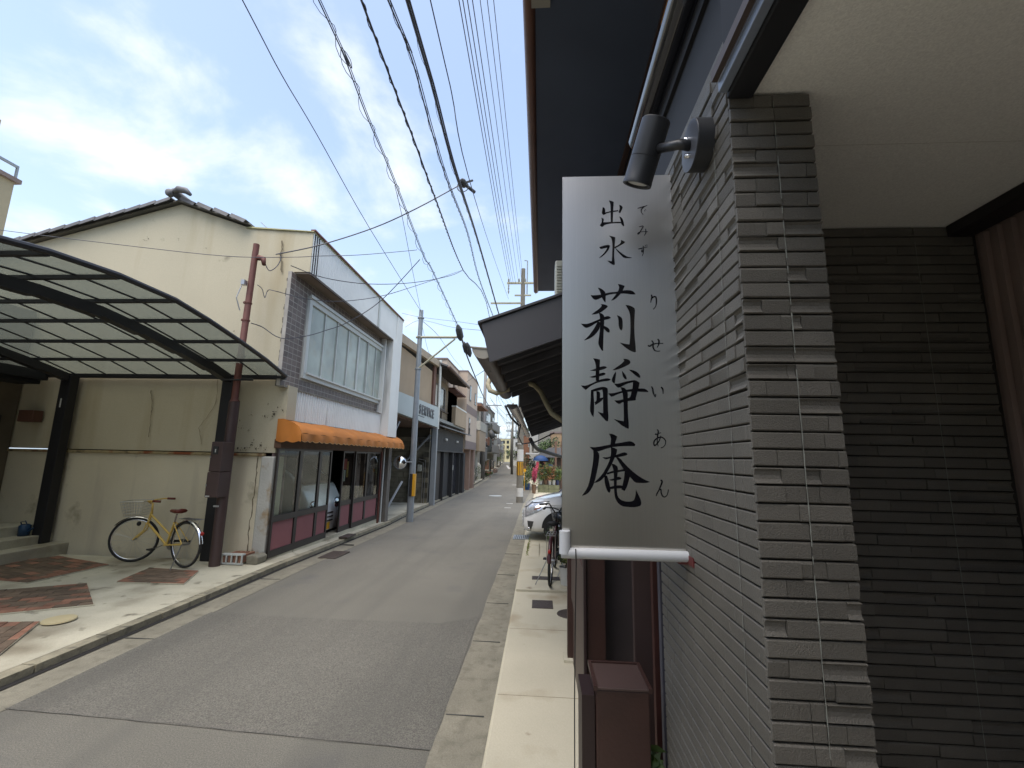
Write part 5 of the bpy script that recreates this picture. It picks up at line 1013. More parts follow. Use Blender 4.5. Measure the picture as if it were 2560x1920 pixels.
for sd in (-1, 1):
    hl = patch([[(.02, .70), (.2, .825), (.58, .885)], [(.02, .52), (.16, .60), (.40, .72)]], .012, 'headlight', lens, sd)
    patch([[(.26, .735), (.42, .79)], [(.24, .70), (.38, .735)]], .018, 'indicator', M('orange_lens', lin(170, 110, 80, .7), .2), sd, hl)
    patch([[(.03, .73), (.2, .845), (.60, .90)], [(.02, .705), (.2, .828), (.59, .887)]], .014, 'headlight_trim', blk, sd, hl)
    patch([[(.10, .46), (.24, .455)], [(.13, .26), (.18, .24)]], .006, 'fog_recess', M('dark_plastic', (.05, .05, .05, 1), .5), sd)
    ob('fog_lamp', MB().sphere((CX0 + .145, surfy(.145, .30, sd), CZ0 + .29), .035, .02, .035), chrome, car, smooth=True)
    mrr = ob('door_mirror', MB().sphere((CX0 + 1.02, CY0 + sd * 1.0, CZ0 + 1.08), .07, .10, .075), carwhite, car, smooth=True); ob('mirror_foot', MB().tube([(CX0 + 1.05, CY0 + sd * .84, CZ0 + 1.03), (CX0 + 1.03, CY0 + sd * .95, CZ0 + 1.05)], .02, 6), blk, mrr)
    for x in (.78, 3.7):
        wy = CY0 + sd * .80; wh = ob('wheel', MB().torus((CX0 + x, wy, CZ0 + .325), .25, .078, (0, 1, 0), 28, 10), rubber, car, smooth=True)
        ob('rim', MB().lathe([(0, .03), (.06, .04), (.12, .02), (.19, .03), (.2, .0)], (CX0 + x, wy + sd * .05, CZ0 + .325), 20, (0, sd, 0)), chrome, wh, smooth=True)
        mb = MB(); vs = []
        for i in range(17): a = math.pi * i / 16; vs += [(CX0 + x + .36 * math.cos(a), CY0 + sd * .905, CZ0 + .325 + .36 * math.sin(a)), (CX0 + x, CY0 + sd * .905, CZ0 + .325)]
        mb.add(vs, [(2 * i, 2 * i + 1, 2 * i + 3, 2 * i + 2) for i in range(16)]); ob('wheel_arch', mb, blk, car)
ob('grille', loft([sec(-.012, .46, .34, .62), sec(.03, .60, .32, .64)]), blk, car, smooth=True)
for z in (.42, .50, .58): ob('grille_bar', B(CX0 - .03, CX0 - .01, CY0 - .45, CY0 + .45, CZ0 + z, CZ0 + z + .014), chrome, car)
ob('number_plate', B(CX0 - .035, CX0 - .02, CY0 - .17, CY0 + .17, CZ0 + .26, CZ0 + .41), whit, car)
# parking bay behind it and the neighbouring eaves on the right
dkwood = M('dark_stained_wood', lin(58, 40, 38, .85), .75, nv=.25, ns=4, streak=(lin(40, 28, 28, .8), (14, 14, .6), .45, .7), bump=.3, bs=40)
soffd = M('dark_old_soffit', lin(84, 84, 90, .7), .9, nv=.3, ns=3)
n1_ = T('right_townhouse', 'dark old townhouse with a low lean-to eave and grey fascia behind the steel sign', 'house', (1.5, 7, 0))
ob('street_wall', B(.66, 5, 3.35, 9.5, 0, 2.75), dkwood, n1_)
ob('upper_wall', B(1.07, 5, 2.1, 9.5, 2.9, 5.5), M('dark_upper_wall', lin(60, 54, 52, .8), .9, nv=.2), n1_)
FY = 3.62
fa_, fb_, fc_, fd_ = PY(1203.6, 810, FY), PY(1470, 716, FY), PY(1470, 823, FY), PY(1224, 906, FY)
ob('end_fascia', MB().prism([fa_, fb_, fc_, fd_], (0, .03, 0)), M('dark_grey_sheet_metal', lin(84, 84, 88, .62), .5, metal=.0, nv=.06, ns=2), n1_, bevel=.003)
ob('roof_sheet', MB().prism([fa_ + Vector((-.03, -.02, .0)), fb_ + Vector((0, -.02, 0)), fb_ + Vector((0, -.02, .02)), fa_ + Vector((-.03, -.02, .02))], (0, 2.7, 0)), M('dark_grey_sheet_metal', (0, 0, 0, 1)), n1_)
ob('lower_soffit', MB().prism([fd_ + Vector((0, .04, .10)), fc_ + Vector((0, .04, .10)), fc_ + Vector((0, .04, .14)), fd_ + Vector((0, .04, .14))], (0, 2.5, 0)), soffd, n1_)
for i in range(6):
    y = FY + .25 + i * .42; a = fd_ + Vector((.04, 0, .03)); b = fc_ + Vector((0, 0, .03)); ob('rafter', MB().prism([(a.x, y, a.z), (b.x, y, b.z), (b.x, y, b.z + .07), (a.x, y, a.z + .07)], (0, .05, 0)), soffd, n1_)
def gutter(x, z, r, y0, y1, nm, mat, par, endm=None):
    mb = MB(); vs = []; n = 10
    for y in (y0, y1):
        for rr in (r, r - .006):
            for i in range(n + 1): a = math.pi + math.pi * i / n; vs.append((x + rr * math.cos(a), y, z + rr * math.sin(a)))
    m_ = n + 1; f = []
    for i in range(n): f += [(i, i + 1, 2 * m_ + i + 1, 2 * m_ + i), (m_ + i, 3 * m_ + i, 3 * m_ + i + 1, m_ + i + 1)]
    f += [(0, m_, 3 * m_, 2 * m_), (n, 2 * m_ + n, 3 * m_ + n, m_ + n)]
    mb.add(vs, f); g_ = ob(nm, mb, mat, par, smooth=True, auto=50)
    for yy in (y0 - .004, y1): 
        mb = MB(); mb.prism([(x + r * math.cos(math.pi + math.pi * i / n), yy, z + r * math.sin(math.pi + math.pi * i / n)) for i in range(n + 1)], (0, .004, 0)); ob('end_cap', mb, endm or mat, g_)
    return g_
gl_, gr_ = PY(1180, 868, 3.66), PY(1236, 879, 3.66); gcx, gz_ = (gl_.x + gr_.x) / 2, gl_.z; grr = (gr_.x - gl_.x) / 2
gbrown = M('brown_plastic_gutter', lin(88, 76, 72, .8), .45, nv=.15, ns=5)
g1 = gutter(gcx, gz_ - .005, grr, 3.66, 6.25, 'gutter', gbrown, n1_, M('pale_end_cap', lin(176, 172, 160, .7), .6))
ob('cap_rim', MB().tube([(gcx - grr - .01, 3.655, gz_), (gcx + grr + .01, 3.655, gz_ - .02)], .009, 6), M('pale_end_cap', (0, 0, 0, 1)), g1)
mb = MB()
for y in (4.2, 4.9, 5.6): mb.tube([(gcx - grr - .01, y, gz_ + .01), (gcx, y, gz_ - grr - .012), (gcx + grr + .05, y, gz_ + .05)], .006, 4)
ob('bracket', mb, galv, g1)
ob('flexible_duct', MB().tube([PY(1160 + a * .3614, 640 + b * .3614, y) for a, b, y in ((200, 815, 6.0), (178, 850, 5.85), (166, 890, 5.7), (180, 930, 5.6), (225, 950, 5.6), (300, 925, 5.6), (370, 893, 5.6), (440, 878, 5.6), (490, 895, 5.5), (535, 945, 5.4), (575, 1030, 5.3), (610, 1090, 5.2), (690, 1145, 5.1))], .032, 10), M('beige_flexible_duct', lin(176, 168, 140, .72), .7, nv=.1, ns=20), n1_, smooth=True)
ac = T('air_conditioner_unit', 'white air conditioner outdoor unit on the low roof beside the steel sign', 'air conditioner', (.4, 5.6, 3.2))
aL, aR = PY(1388, 700, 5.4), PY(1440, 700, 5.4); ob('casing', B(aL.x, aL.x + .8, 5.4, 5.7, 3.55, 4.28), M('off_white_casing', lin(196, 196, 182, .75), .5, nv=.05), ac, bevel=.02)
for i in range(16): ob('louvre', B(aL.x + .02, aL.x + .6, 5.385, 5.398, 3.62 + i * .038, 3.635 + i * .038), M('off_white_casing', (0, 0, 0, 1)), ac)
ob('stand', B(aL.x + .05, aL.x + .7, 5.42, 5.68, 3.05, 3.55), galv, ac)
# second, farther eave over the parking bay
n2_ = T('parking_bay_roof', 'long dark lean-to roof with gutter over the parked white minivan', 'roof', (1, 10, 0))
for x, y in ((3.9, 9.8), (3.9, 12.6), (1.9, 14.6)): ob('post', B(x, x + .1, y, y + .1, -.1, 2.7), dkwood, n2_)
ob('roof', MB().prism([(-.30, 6.25, 2.50), (3, 6.25, 3.68), (3, 6.25, 3.76), (-.30, 6.25, 2.58)], (0, 8.4, 0)), soffd, n2_)
for i in range(9): ob('rafter', MB().prism([(-.28, 6.5 + i * .95, 2.43), (2.9, 6.5 + i * .95, 3.57), (2.9, 6.5 + i * .95, 3.64), (-.28, 6.5 + i * .95, 2.505)], (0, .06, 0)), soffd, n2_)
ob('back_wall', B(5.0, 5.1, 6.3, 14.7, -.1, 3.3).box(1.0, 5.0, 9.51, 9.6, 2.6, 5.4), M('bay_wall', lin(100, 96, 88, .7), .9), n2_)
g2 = gutter(-.40, 2.50, .075, 6.2, 14.7, 'gutter', M('glossy_brown_gutter', lin(92, 84, 80, .85), .22, nv=.1), n2_)
ob('downpipe', MB().tube([PY(1326, 1098, 11), PY(1333, 1112, 11.3), PY(1345, 1124, 12), PY(1403, 1142, 13)], .05, 8), M('dark_pipe', (0, 0, 0, 1)), n2_, smooth=True)
ob('hanging_cable', MB().tube([(-.40, 9, 2.42), (-.45, 9.2, 2.2), (-.38, 9.4, 2.05), (-.1, 9.5, 2.1), (.3, 9.5, 2.3)], .014, 6).tube([(-.45, 7.6, 2.62), (-.62, 7.8, 2.66), (-.55, 8.2, 2.5), (-.42, 8.6, 2.38)], .02, 6), cable, n2_)
ob('end_board', MB().prism([(-.30, 6.22, 2.46), (1.2, 6.22, 3.0), (1.2, 6.22, 3.6), (-.30, 6.22, 2.92)], (0, .025, 0)), soffd, n2_)
# upper storey eave above the camera
ue = T('upper_eave', 'broad dark eave with brown gutter edge high above the steel sign', 'eave', (.5, 4, 5.5))
navy = M('dark_painted_soffit', lin(86, 98, 120, .65), .55, nv=.12, ns=1.5)
ob('soffit', B(-.10, 1.6, -4, 9.6, 5.5, 5.56), navy, ue)
ob('edge_gutter', MB().tube([(-.125, -4, 5.52), (-.125, 9.65, 5.52)], .055, 10), M('red_brown_gutter', lin(120, 84, 68, .8), .45, nv=.1), ue, smooth=True)
ob('roof', MB().prism([(-.1, -4, 5.57), (1.6, -4, 5.57), (1.6, -4, 6.2)], (0, 13.6, 0)), roof_t, ue)
ob('gutter_bracket', B(-.13, .05, 2.95, 3.15, 5.47, 5.49), M('pale_end_cap', (0, 0, 0, 1)), ue)
ob('soffit_batten', B(.99, 1.05, -3, 9.5, 5.46, 5.5), M('dark_brown_batten', lin(70, 50, 44, .7), .8), ue)
ob('wall', B(1.0, 5, -3, 2.1, 3.6, 5.5), M('dark_upper_wall', (0, 0, 0, 1)), ue)
ob('timber_beam', B(1.0, 1.06, 2.4, 3.32, 5.38, 5.46), M('yellow_wood', lin(196, 140, 76, .75), .7, nv=.25, ns=9), ue)

# ------------------------------------------------------------------ entrance canopy, ceiling, tiled walls, slatted wall
CZ = 2.775
ec = T('entrance_canopy', 'pale ceiling of the entrance porch with black metal fascia', 'canopy', (1.2, .5, CZ))
blackmetal = M('black_fascia_metal', lin(30, 33, 40, .5), .7, metal=.0, nv=.06)
ceilm = M('pale_textured_ceiling', lin(236, 236, 230, 1.0), .9, nv=.04, ns=2, fv=.10, fs=180, bump=.22, bs=260)
ob('ceiling_board', B(.58, 1.84, -1.6, 1.358, CZ, CZ + .02), ceilm, ec); ob('ceiling_board', B(.58, 1.84, 1.361, 1.90, CZ, CZ + .02), ceilm, ec)
ob('ceiling_seam', B(.58, 1.764, 1.3575, 1.3615, CZ + .001, CZ + .002 + .01), M('pale_seam', lin(220, 216, 204, .7), .8), ec)
ob('fascia', B(.512, .58, -1.6, 1.128, 2.752, 3.26), blackmetal, ec, bevel=.003); ob('fascia', B(.545, .58, 1.13, 2.06, 2.97, 3.26), blackmetal, ec)
ob('drip_flashing', B(.487, .511, -1.6, 1.12, 2.765, 2.80), M('pale_blue_flashing', lin(150, 160, 176, .75), .35, metal=.3, nv=.05), ec, bevel=.002)
ob('trim_strip', B(.470, .486, -1.6, 1.12, 2.80, 2.83), M('bronze_trim', lin(84, 70, 62, .8), .5), ec)
ob('roof', B(.53, 2.4, -1.6, 2.1, 3.262, 3.325), blackmetal, ec)
ob('inner_beam', B(1.738, 1.84, -1.6, 1.89, CZ - .05, CZ - .001), M('dark_inner_beam', lin(34, 28, 30, .8), .6), ec, bevel=.003)
gutter(.500, 3.385, .055, -1.6, 2.1, 'gutter', M('glossy_black_gutter', (.02, .022, .03, 1), .16, nv=0, metal=.0, Coat_Weight=.8), ec)
tile_m = M('dark_grey_brown_tile', lin(110, 107, 100, .72), .5, nv=.14, ns=6, fv=.12, fs=220, bump=.35, bs=300, rand=.13)
grout = M('dark_grout', lin(50, 47, 42, .8), .95)
def tile_mesh(prof):
    mb = MB(); n = len(prof); vs = [(x, -d_, z - .5) for x in (-.5, .5) for d_, z in prof] + []
    mb.add(vs, [(i, i + 1, n + i + 1, n + i) for i in range(n - 1)] + [tuple(range(n)), tuple(range(n, 2 * n))[::-1]]); return mesh('tile', mb, tile_m, Vector((0, 0, 0)))
T1 = tile_mesh([(0, 0), (.006, 0), (.009, .07), (.009, .93), (.006, 1), (0, 1)])
T2 = tile_mesh([(0, 0), (.008, 0), (.012, .05), (.006, .3), (.004, .55), (.006, .8), (.012, .95), (.008, 1), (0, 1)])
T3 = tile_mesh([(0, 0), (.010, 0), (.013, .08), (.012, .92), (.008, 1), (0, 1)])
T4 = tile_mesh([(0, 0), (.004, 0), (.006, .08), (.010, .85), (.007, 1), (0, 1)])
TS = [T1, T1, T2, T3, T4]
PITCH = .0428
def tile_face(root, face, cols_fn, z0, z1, maxn, start, stuffmat=tile_m):
    """face: 'front' (plane y, facing -Y) or 'side' (plane x, facing -X); cols_fn(row) -> list of (a, b)"""
    cnt = start; rest = MB(); rows = int((z1 - z0) / PITCH) + 1
    for r in range(rows - 1, -1, -1):
        z = z1 - (rows - r) * PITCH; zc = z + PITCH / 2
        for a, b in cols_fn(r):
            me = random.choice(TS); ln = b - a - .0015
            if face[0] == 'front': loc = ((a + b) / 2, face[1], zc); rot = (0, 0, 0)
            else: loc = (face[1], (a + b) / 2, zc); rot = (0, 0, -math.pi / 2)
            if cnt < maxn: inst('tile', me, root, loc, (ln, 1, PITCH - .0045), rot); cnt += 1
            else:
                d_ = .010
                if face[0] == 'front': rest.box(a, b - .0015, face[1] - d_, face[1], z, z + PITCH - .0045)
                else: rest.box(face[1] - d_, face[1], a, b - .0015, z, z + PITCH - .0045)
    return cnt, rest
pi_ = T('tiled_pillar', 'dark grey tiled pillar with pale joint lines beside the steel sign', 'pillar', (.63, 1.6, 0))
PXW, PYF = .528, 1.14
ob('core', B(PXW, .736, PYF, 2.03, 0, CZ - .005).box(PXW, .57, PYF, 2.03, CZ - .005, 2.965), grout, pi_)
def fcols(r):
    c = [PXW - .009]; rr = random.Random(r * 7 + 1); cut = [.636]
    if rr.random() < .45: cut.append(rr.uniform(.56, .62))
    if rr.random() < .45: cut.append(rr.uniform(.66, .72))
    xs = [PXW - .009] + sorted(cut) + [.7365]; return [(a, b) for a, b in zip(xs, xs[1:])]
def scols(r):
    rr = random.Random(r * 13 + 5); ys2 = [PYF]; 
    if rr.random() < .3: ys2.append(rr.uniform(1.16, 1.21))
    ys2.append(1.242); y = 1.242 + rr.uniform(.05, .22)
    while y < 1.99: ys2.append(y); y += rr.uniform(.14, .24)
    ys2.append(2.03); return list(zip(ys2, ys2[1:]))
cnt, rest1 = tile_face(pi_, ('front', PYF), fcols, .06, CZ - .006, 150, 0)
cnt, rest2 = tile_face(pi_, ('side', PXW), scols, .06, CZ - .006 + PITCH * 4.5, 292, cnt)
rest1.add(rest2.v, rest2.f); o = ob('tile_field', rest1, tile_m, pi_, kind='stuff'); bv = o.modifiers.new('bevel', 'BEVEL'); bv.width = .0025; bv.segments = 1
sealm = M('pale_sealant', lin(168, 172, 164, .62), .8, nv=.2, ns=30)
mb = MB(); vs = []; vs2 = []; rr = random.Random(4)
for i in range(130):
    z = .02 + i * .0211; w2 = rr.uniform(.0004, .0018); c = .636 + rr.uniform(-.0005, .0005); vs += [(c - w2, PYF - .0125, z), (c + w2, PYF - .0125, z)]
    c = 1.242 + rr.uniform(-.001, .001); w2 = rr.uniform(.0004, .0016); vs2 += [(PXW - .0125, c - w2, z), (PXW - .0125, c + w2, z)]
for v_ in (vs, vs2): mb.add(v_, [(2 * i, 2 * i + 1, 2 * i + 3, 2 * i + 2) for i in range(129) if rr.random() < .84])
ob('sealant_line', mb, sealm, pi_)
bwl = T('tiled_back_wall', 'shadowed grey tiled wall recessed in the entrance porch', 'wall', (1.3, 1.9, 0))
ob('core', B(.736, 1.86, 1.90, 2.03, 0, CZ), grout, bwl)
def bcols(r):
    rr = random.Random(r * 3 + 2); xs = [.737]; x = .737 + rr.uniform(.05, .22)
    while x < 1.80: xs.append(x); x += rr.uniform(.15, .26)
    xs.append(1.84); return list(zip(xs, xs[1:]))
cnt, rest = tile_face(bwl, ('front', 1.90), bcols, .06, CZ - .003, 298, 0)
o = ob('tile_field', rest, tile_m, bwl, kind='stuff')
ob('sealant_line', B(1.60, 1.6012, 1.8855, 1.887, .5, 2.7), sealm, bwl)
sl = T('slatted_wall', 'brown ribbed metal wall at the far right of the porch', 'wall', (1.85, .3, 0))
slm = M('brown_ribbed_metal', lin(176, 156, 148, .8), .34, metal=.25, nv=.1, ns=3)
ob('backing', B(1.86, 1.92, -1.6, 1.90, 0, CZ), slm, sl)
n = 64
for i in range(n):
    y = 1.885 - (i + .5) * .054; ob('slat', MB().prism([(1.86, y - .017, 0), (1.843, y - .012, 0), (1.843, y + .012, 0), (1.86, y + .017, 0)], (0, 0, CZ - .05)), slm, sl)
ob('unseen_return_wall', B(.56, 1.92, -1.72, -1.62, 0, CZ), grout, bwl)  # unseen wall behind the camera, added to darken the porch tiles
ob('porch_floor', B(.3, 1.86, -2.5, 1.9, .03, .10), M('porch_floor_tile', lin(190, 184, 170, .8), .7, nv=.1), kind='structure')

nh = T('unseen_house', 'unseen rendered house behind the camera, added to block light from behind the porch', 'house', (3, -6, 0))  # out of view, added to cut the light on the pillar front
ob('wall', B(-.2, 6, -14, -2.2, 0, 6.2), ren[0], nh); ob('window', B(-.25, -.2, -6, -4, 1.0, 2.2), darkglass, nh)
nh = T('unseen_house', 'unseen cream rendered house behind the camera, added to darken the sign reflection', 'house', (-9, -5, 0))  # out of view, added to dim the light and reflections from behind
ob('wall', B(-12, -6.2, -14, .2, 0, 6.4), ren[1], nh); ob('window', B(-6.2, -6.15, -6, -4, 1.0, 2.2), darkglass, nh)
# ------------------------------------------------------------------ steel sign
sg = T('hanging_sign', 'tall brushed steel sign with black Japanese lettering fixed to the tiled pillar', 'sign', (.3, 1.69, 2.15))
SY = 1.68
def signmat():
    mt = bpy.data.materials.new('brushed_steel'); mt.use_nodes = True; t = mt.node_tree; b = t.nodes['Principled BSDF']; l = t.links.new
    b.inputs['Metallic'].default_value = 1; b.inputs['Roughness'].default_value = .30; b.inputs['Anisotropic'].default_value = .75
    tn = N('ShaderNodeTangent', t); tn.direction_type = 'UV_MAP'; tn.uv_map = 'UVMap'; l(tn.outputs[0], b.inputs['Tangent']); b.inputs['Anisotropic Rotation'].default_value = 0.0
    g = N('ShaderNodeNewGeometry', t); mp_ = N('ShaderNodeMapping', t); mp_.inputs['Scale'].default_value = (900, 1, 3); l(g.outputs['Position'], mp_.inputs[0]); nz = N('ShaderNodeTexNoise', t); nz.inputs['Scale'].default_value = 1; l(mp_.outputs[0], nz.inputs[0])
    mr = N('ShaderNodeMapRange', t); mr.inputs['To Min'].default_value = .60; mr.inputs['To Max'].default_value = .70; l(nz.outputs['Fac'], mr.inputs[0]); cc = N('ShaderNodeCombineColor', t); 
    k2 = N('ShaderNodeMath', t, operation='MULTIPLY'); k2.inputs[1].default_value = .97; k3 = N('ShaderNodeMath', t, operation='MULTIPLY'); k3.inputs[1].default_value = .90; l(mr.outputs[0], k2.inputs[0]); l(mr.outputs[0], k3.inputs[0])
    l(mr.outputs[0], cc.inputs[0]); l(k2.outputs[0], cc.inputs[1]); l(k3.outputs[0], cc.inputs[2]); l(cc.outputs[0], b.inputs['Base Color'])
    bp = N('ShaderNodeBump', t); bp.inputs['Strength'].default_value = .02; l(nz.outputs['Fac'], bp.inputs['Height']); l(bp.outputs[0], b.inputs['Normal'])
    return mt
pn_ = ob('panel', B(.082, .5235, SY, SY + .03, 1.40, 2.902), signmat(), sg)
uv = pn_.data.uv_layers.new(name='UVMap')
for lp_ in pn_.data.loops: v_ = pn_.data.vertices[lp_.vertex_index].co; uv.data[lp_.index].uv = (v_.x, v_.z)
inkm = M('gloss_black_vinyl', (.006, .006, .008, 1), .12, nv=0)
S1 = lambda x, y: (1380 + .3015 * x, 420 + .3015 * y); S6 = lambda x, y: (1440 + .13562 * x, 690 + .13562 * y); S7 = lambda x, y: (1440 + .13562 * x, 890 + .13562 * y); S8 = lambda x, y: (1440 + .13863 * x, 1060 + .13863 * y)
zoff = [0]
def glyph(name, tr, polys=(), strokes=()):
    mb = MB()
    for pl_ in polys:
        zoff[0] = (zoff[0] + 1) % 40; Y = SY - .0004 - .00002 * zoff[0]; P3 = []; n = len(pl_)
        base = [tr(*p) for p in pl_]; sm = []
        for i in range(n):     # light corner cutting keeps brush shapes soft while sharp tips stay
            a, b, c = base[i - 1], base[i], base[(i + 1) % n]; v1 = Vector((a[0] - b[0], a[1] - b[1])); v2 = Vector((c[0] - b[0], c[1] - b[1]))
            if v1.length > 0 and v2.length > 0 and v1.angle(v2) > rad(115): sm += [(b[0] + v1.x * .22, b[1] + v1.y * .22), (b[0] + v2.x * .22, b[1] + v2.y * .22)]
            else: sm.append(b)
        P3 = [PY(x, y, Y) for x, y in sm]; tri = tessellate_polygon([[Vector((p.x, p.z, 0)) for p in P3]]); o_ = len(mb.v); mb.v += [tuple(p) for p in P3]; mb.f += [tuple(i + o_ for i in t_) for t_ in tri]
    for st_ in strokes:
        zoff[0] = (zoff[0] + 1) % 40; Y = SY - .0004 - .00002 * zoff[0]; pts, w0 = st_; pp = [PY(*tr(*p), Y) for p in pts]; sm = []
        for i in range(len(pp) - 1):
            p0, p1, p2, p3 = pp[max(i - 1, 0)], pp[i], pp[i + 1], pp[min(i + 2, len(pp) - 1)]
            for k_ in range(5): t = k_ / 5; sm.append(.5 * ((2 * p1) + (p2 - p0) * t + (2 * p0 - 5 * p1 + 4 * p2 - p3) * t * t + (3 * p1 - p0 - 3 * p2 + p3) * t ** 3))
        sm.append(pp[-1]); vs = []
        for i, p in enumerate(sm):
            q = sm[min(i + 1, len(sm) - 1)] - sm[max(i - 1, 0)]; nn = Vector((-q.z, 0, q.x)).normalized(); t = i / (len(sm) - 1); w_2 = w0 * (.55 + .45 * math.sin(math.pi * min(1, t * 1.15 + .1))) * .5
            vs += [p - nn * w_2, p + nn * w_2]
        mb.add([tuple(v) for v in vs], [(2 * i, 2 * i + 1, 2 * i + 3, 2 * i + 2) for i in range(len(sm) - 1)])
    return ob(name, mb, inkm, sg)
glyph('large_character', S1, [[(472, 268), (490, 272), (512, 282), (508, 350), (505, 458), (486, 458), (486, 350), (484, 300)], [(420, 322), (437, 332), (442, 350), (440, 369), (490, 356), (550, 348), (550, 358), (460, 372), (428, 390), (412, 378), (416, 350)],
    [(557, 305), (578, 312), (587, 328), (578, 350), (565, 375), (553, 370), (553, 358), (562, 335)], [(407, 411), (425, 417), (431, 428), (426, 450), (460, 448), (500, 446), (572, 446), (572, 458), (500, 458), (440, 470), (415, 490), (395, 475), (410, 455), (414, 430)], [(558, 400), (580, 412), (592, 440), (600, 478), (590, 482), (575, 465), (568, 430)]])
glyph('large_character', S1, [[(472, 560), (500, 566), (525, 575), (520, 640), (515, 720), (522, 800), (510, 805), (490, 795), (458, 768), (496, 772), (499, 720), (502, 640), (495, 585)], [(392, 655), (440, 640), (470, 636), (482, 645), (470, 680), (440, 715), (405, 742), (387, 748), (425, 712), (450, 680), (458, 660), (410, 672), (400, 670)],
    [(572, 598), (590, 603), (607, 613), (590, 630), (520, 668), (518, 655), (555, 635), (572, 618)], [(520, 655), (545, 680), (590, 715), (625, 735), (662, 742), (655, 747), (595, 747), (570, 720), (540, 690)]])
glyph('large_character', S6, [[(268, 350), (330, 357), (450, 345), (545, 318), (640, 300), (750, 290), (870, 265), (960, 258), (1030, 268), (1080, 305), (1100, 338), (1040, 342), (900, 322), (820, 325), (720, 325), (600, 345), (480, 390), (420, 425), (370, 440), (330, 432), (300, 400)],
    [(400, 213), (450, 225), (500, 255), (535, 290), (548, 340), (548, 400), (545, 488), (520, 470), (495, 430), (470, 380), (455, 330), (440, 280)], [(770, 148), (830, 155), (900, 182), (880, 230), (860, 270), (820, 330), (770, 385), (710, 435), (645, 455), (700, 390), (750, 320), (785, 260), (798, 200)],
    [(455, 517), (510, 520), (560, 535), (588, 562), (560, 595), (500, 640), (450, 675), (380, 700), (283, 713), (340, 665), (420, 610), (465, 565), (475, 540)], [(90, 878), (180, 885), (250, 870), (350, 830), (430, 795), (520, 755), (575, 738), (615, 745), (648, 770), (600, 795), (530, 810), (440, 830), (350, 880), (280, 925), (200, 958), (155, 945)],
    [(420, 675), (480, 690), (525, 735), (520, 850), (512, 1000), (505, 1200), (500, 1384), (470, 1370), (425, 1290), (410, 1240), (420, 1150), (440, 1000), (445, 850), (440, 750)], [(400, 840), (445, 850), (440, 960), (390, 1040), (320, 1110), (230, 1165), (143, 1188), (220, 1120), (290, 1030), (350, 940)],
    [(510, 915), (560, 935), (610, 970), (625, 1010), (612, 1045), (570, 1030), (525, 985), (505, 950)], [(752, 722), (800, 735), (845, 770), (860, 830), (862, 920), (855, 980), (832, 1008), (800, 970), (783, 900), (785, 830), (775, 770)],
    [(912, 533), (980, 540), (1050, 570), (1090, 608), (1080, 750), (1075, 900), (1080, 1100), (1095, 1250), (1105, 1395), (1080, 1408), (1000, 1380), (900, 1310), (805, 1225), (900, 1250), (985, 1262), (1000, 1100), (1005, 900), (998, 720), (975, 640)]])
glyph('large_character', S7, [[(315, 42), (380, 48), (442, 65), (440, 150), (435, 250), (430, 350), (425, 450), (365, 460), (362, 330), (368, 200), (352, 110)], [(250, 265), (320, 250), (400, 215), (500, 185), (550, 192), (573, 213), (530, 240), (450, 262), (340, 278)], [(245, 387), (330, 365), (430, 330), (500, 303), (535, 312), (548, 330), (520, 355), (430, 378), (320, 405)],
    [(92, 542), (180, 548), (300, 500), (380, 460), (480, 425), (570, 408), (625, 418), (642, 440), (600, 458), (480, 470), (370, 500), (260, 560), (180, 625), (130, 590)], [(275, 630), (325, 635), (325, 720), (338, 900), (330, 1050), (322, 1127), (290, 1090), (262, 1030), (258, 960), (270, 800)],
    [(275, 630), (380, 590), (480, 567), (550, 575), (588, 600), (585, 800), (590, 1000), (600, 1120), (590, 1200), (555, 1200), (480, 1120), (395, 1018), (440, 1040), (500, 1055), (500, 900), (498, 700), (485, 620), (400, 640), (300, 660)], [(375, 645), (430, 655), (445, 690), (440, 780), (500, 760), (500, 800), (430, 860), (355, 905), (340, 850), (375, 830), (380, 740)],
    [(870, 50), (940, 55), (990, 80), (1005, 115), (985, 150), (920, 185), (830, 225), (760, 250), (668, 263), (740, 210), (830, 150), (890, 90)], [(735, 282), (740, 330), (725, 430), (715, 500), (690, 500), (665, 470), (662, 430), (690, 350)], [(850, 272), (890, 320), (925, 370), (937, 410), (928, 432), (895, 422), (865, 380), (850, 320)],
    [(970, 250), (1040, 258), (1110, 285), (1160, 325), (1185, 370), (1185, 402), (1140, 390), (1080, 345), (1020, 290)], [(700, 510), (780, 510), (900, 475), (1050, 443), (1110, 450), (1172, 492), (1160, 560), (1130, 680), (1100, 780), (1105, 808), (1080, 820), (960, 830), (860, 850), (800, 887), (750, 865), (708, 818), (800, 815), (900, 790), (995, 770), (1020, 680), (1045, 580), (1050, 485), (940, 510), (820, 575), (768, 588)],
    [(592, 686), (680, 688), (800, 655), (950, 618), (1100, 602), (1250, 595), (1310, 625), (1340, 665), (1250, 662), (1100, 655), (950, 660), (800, 690), (660, 755), (625, 730)], [(820, 575), (880, 580), (940, 630), (955, 700), (955, 900), (960, 1100), (975, 1270), (972, 1338), (940, 1335), (850, 1285), (695, 1160), (780, 1185), (880, 1200), (882, 1050), (875, 850), (860, 680)]])
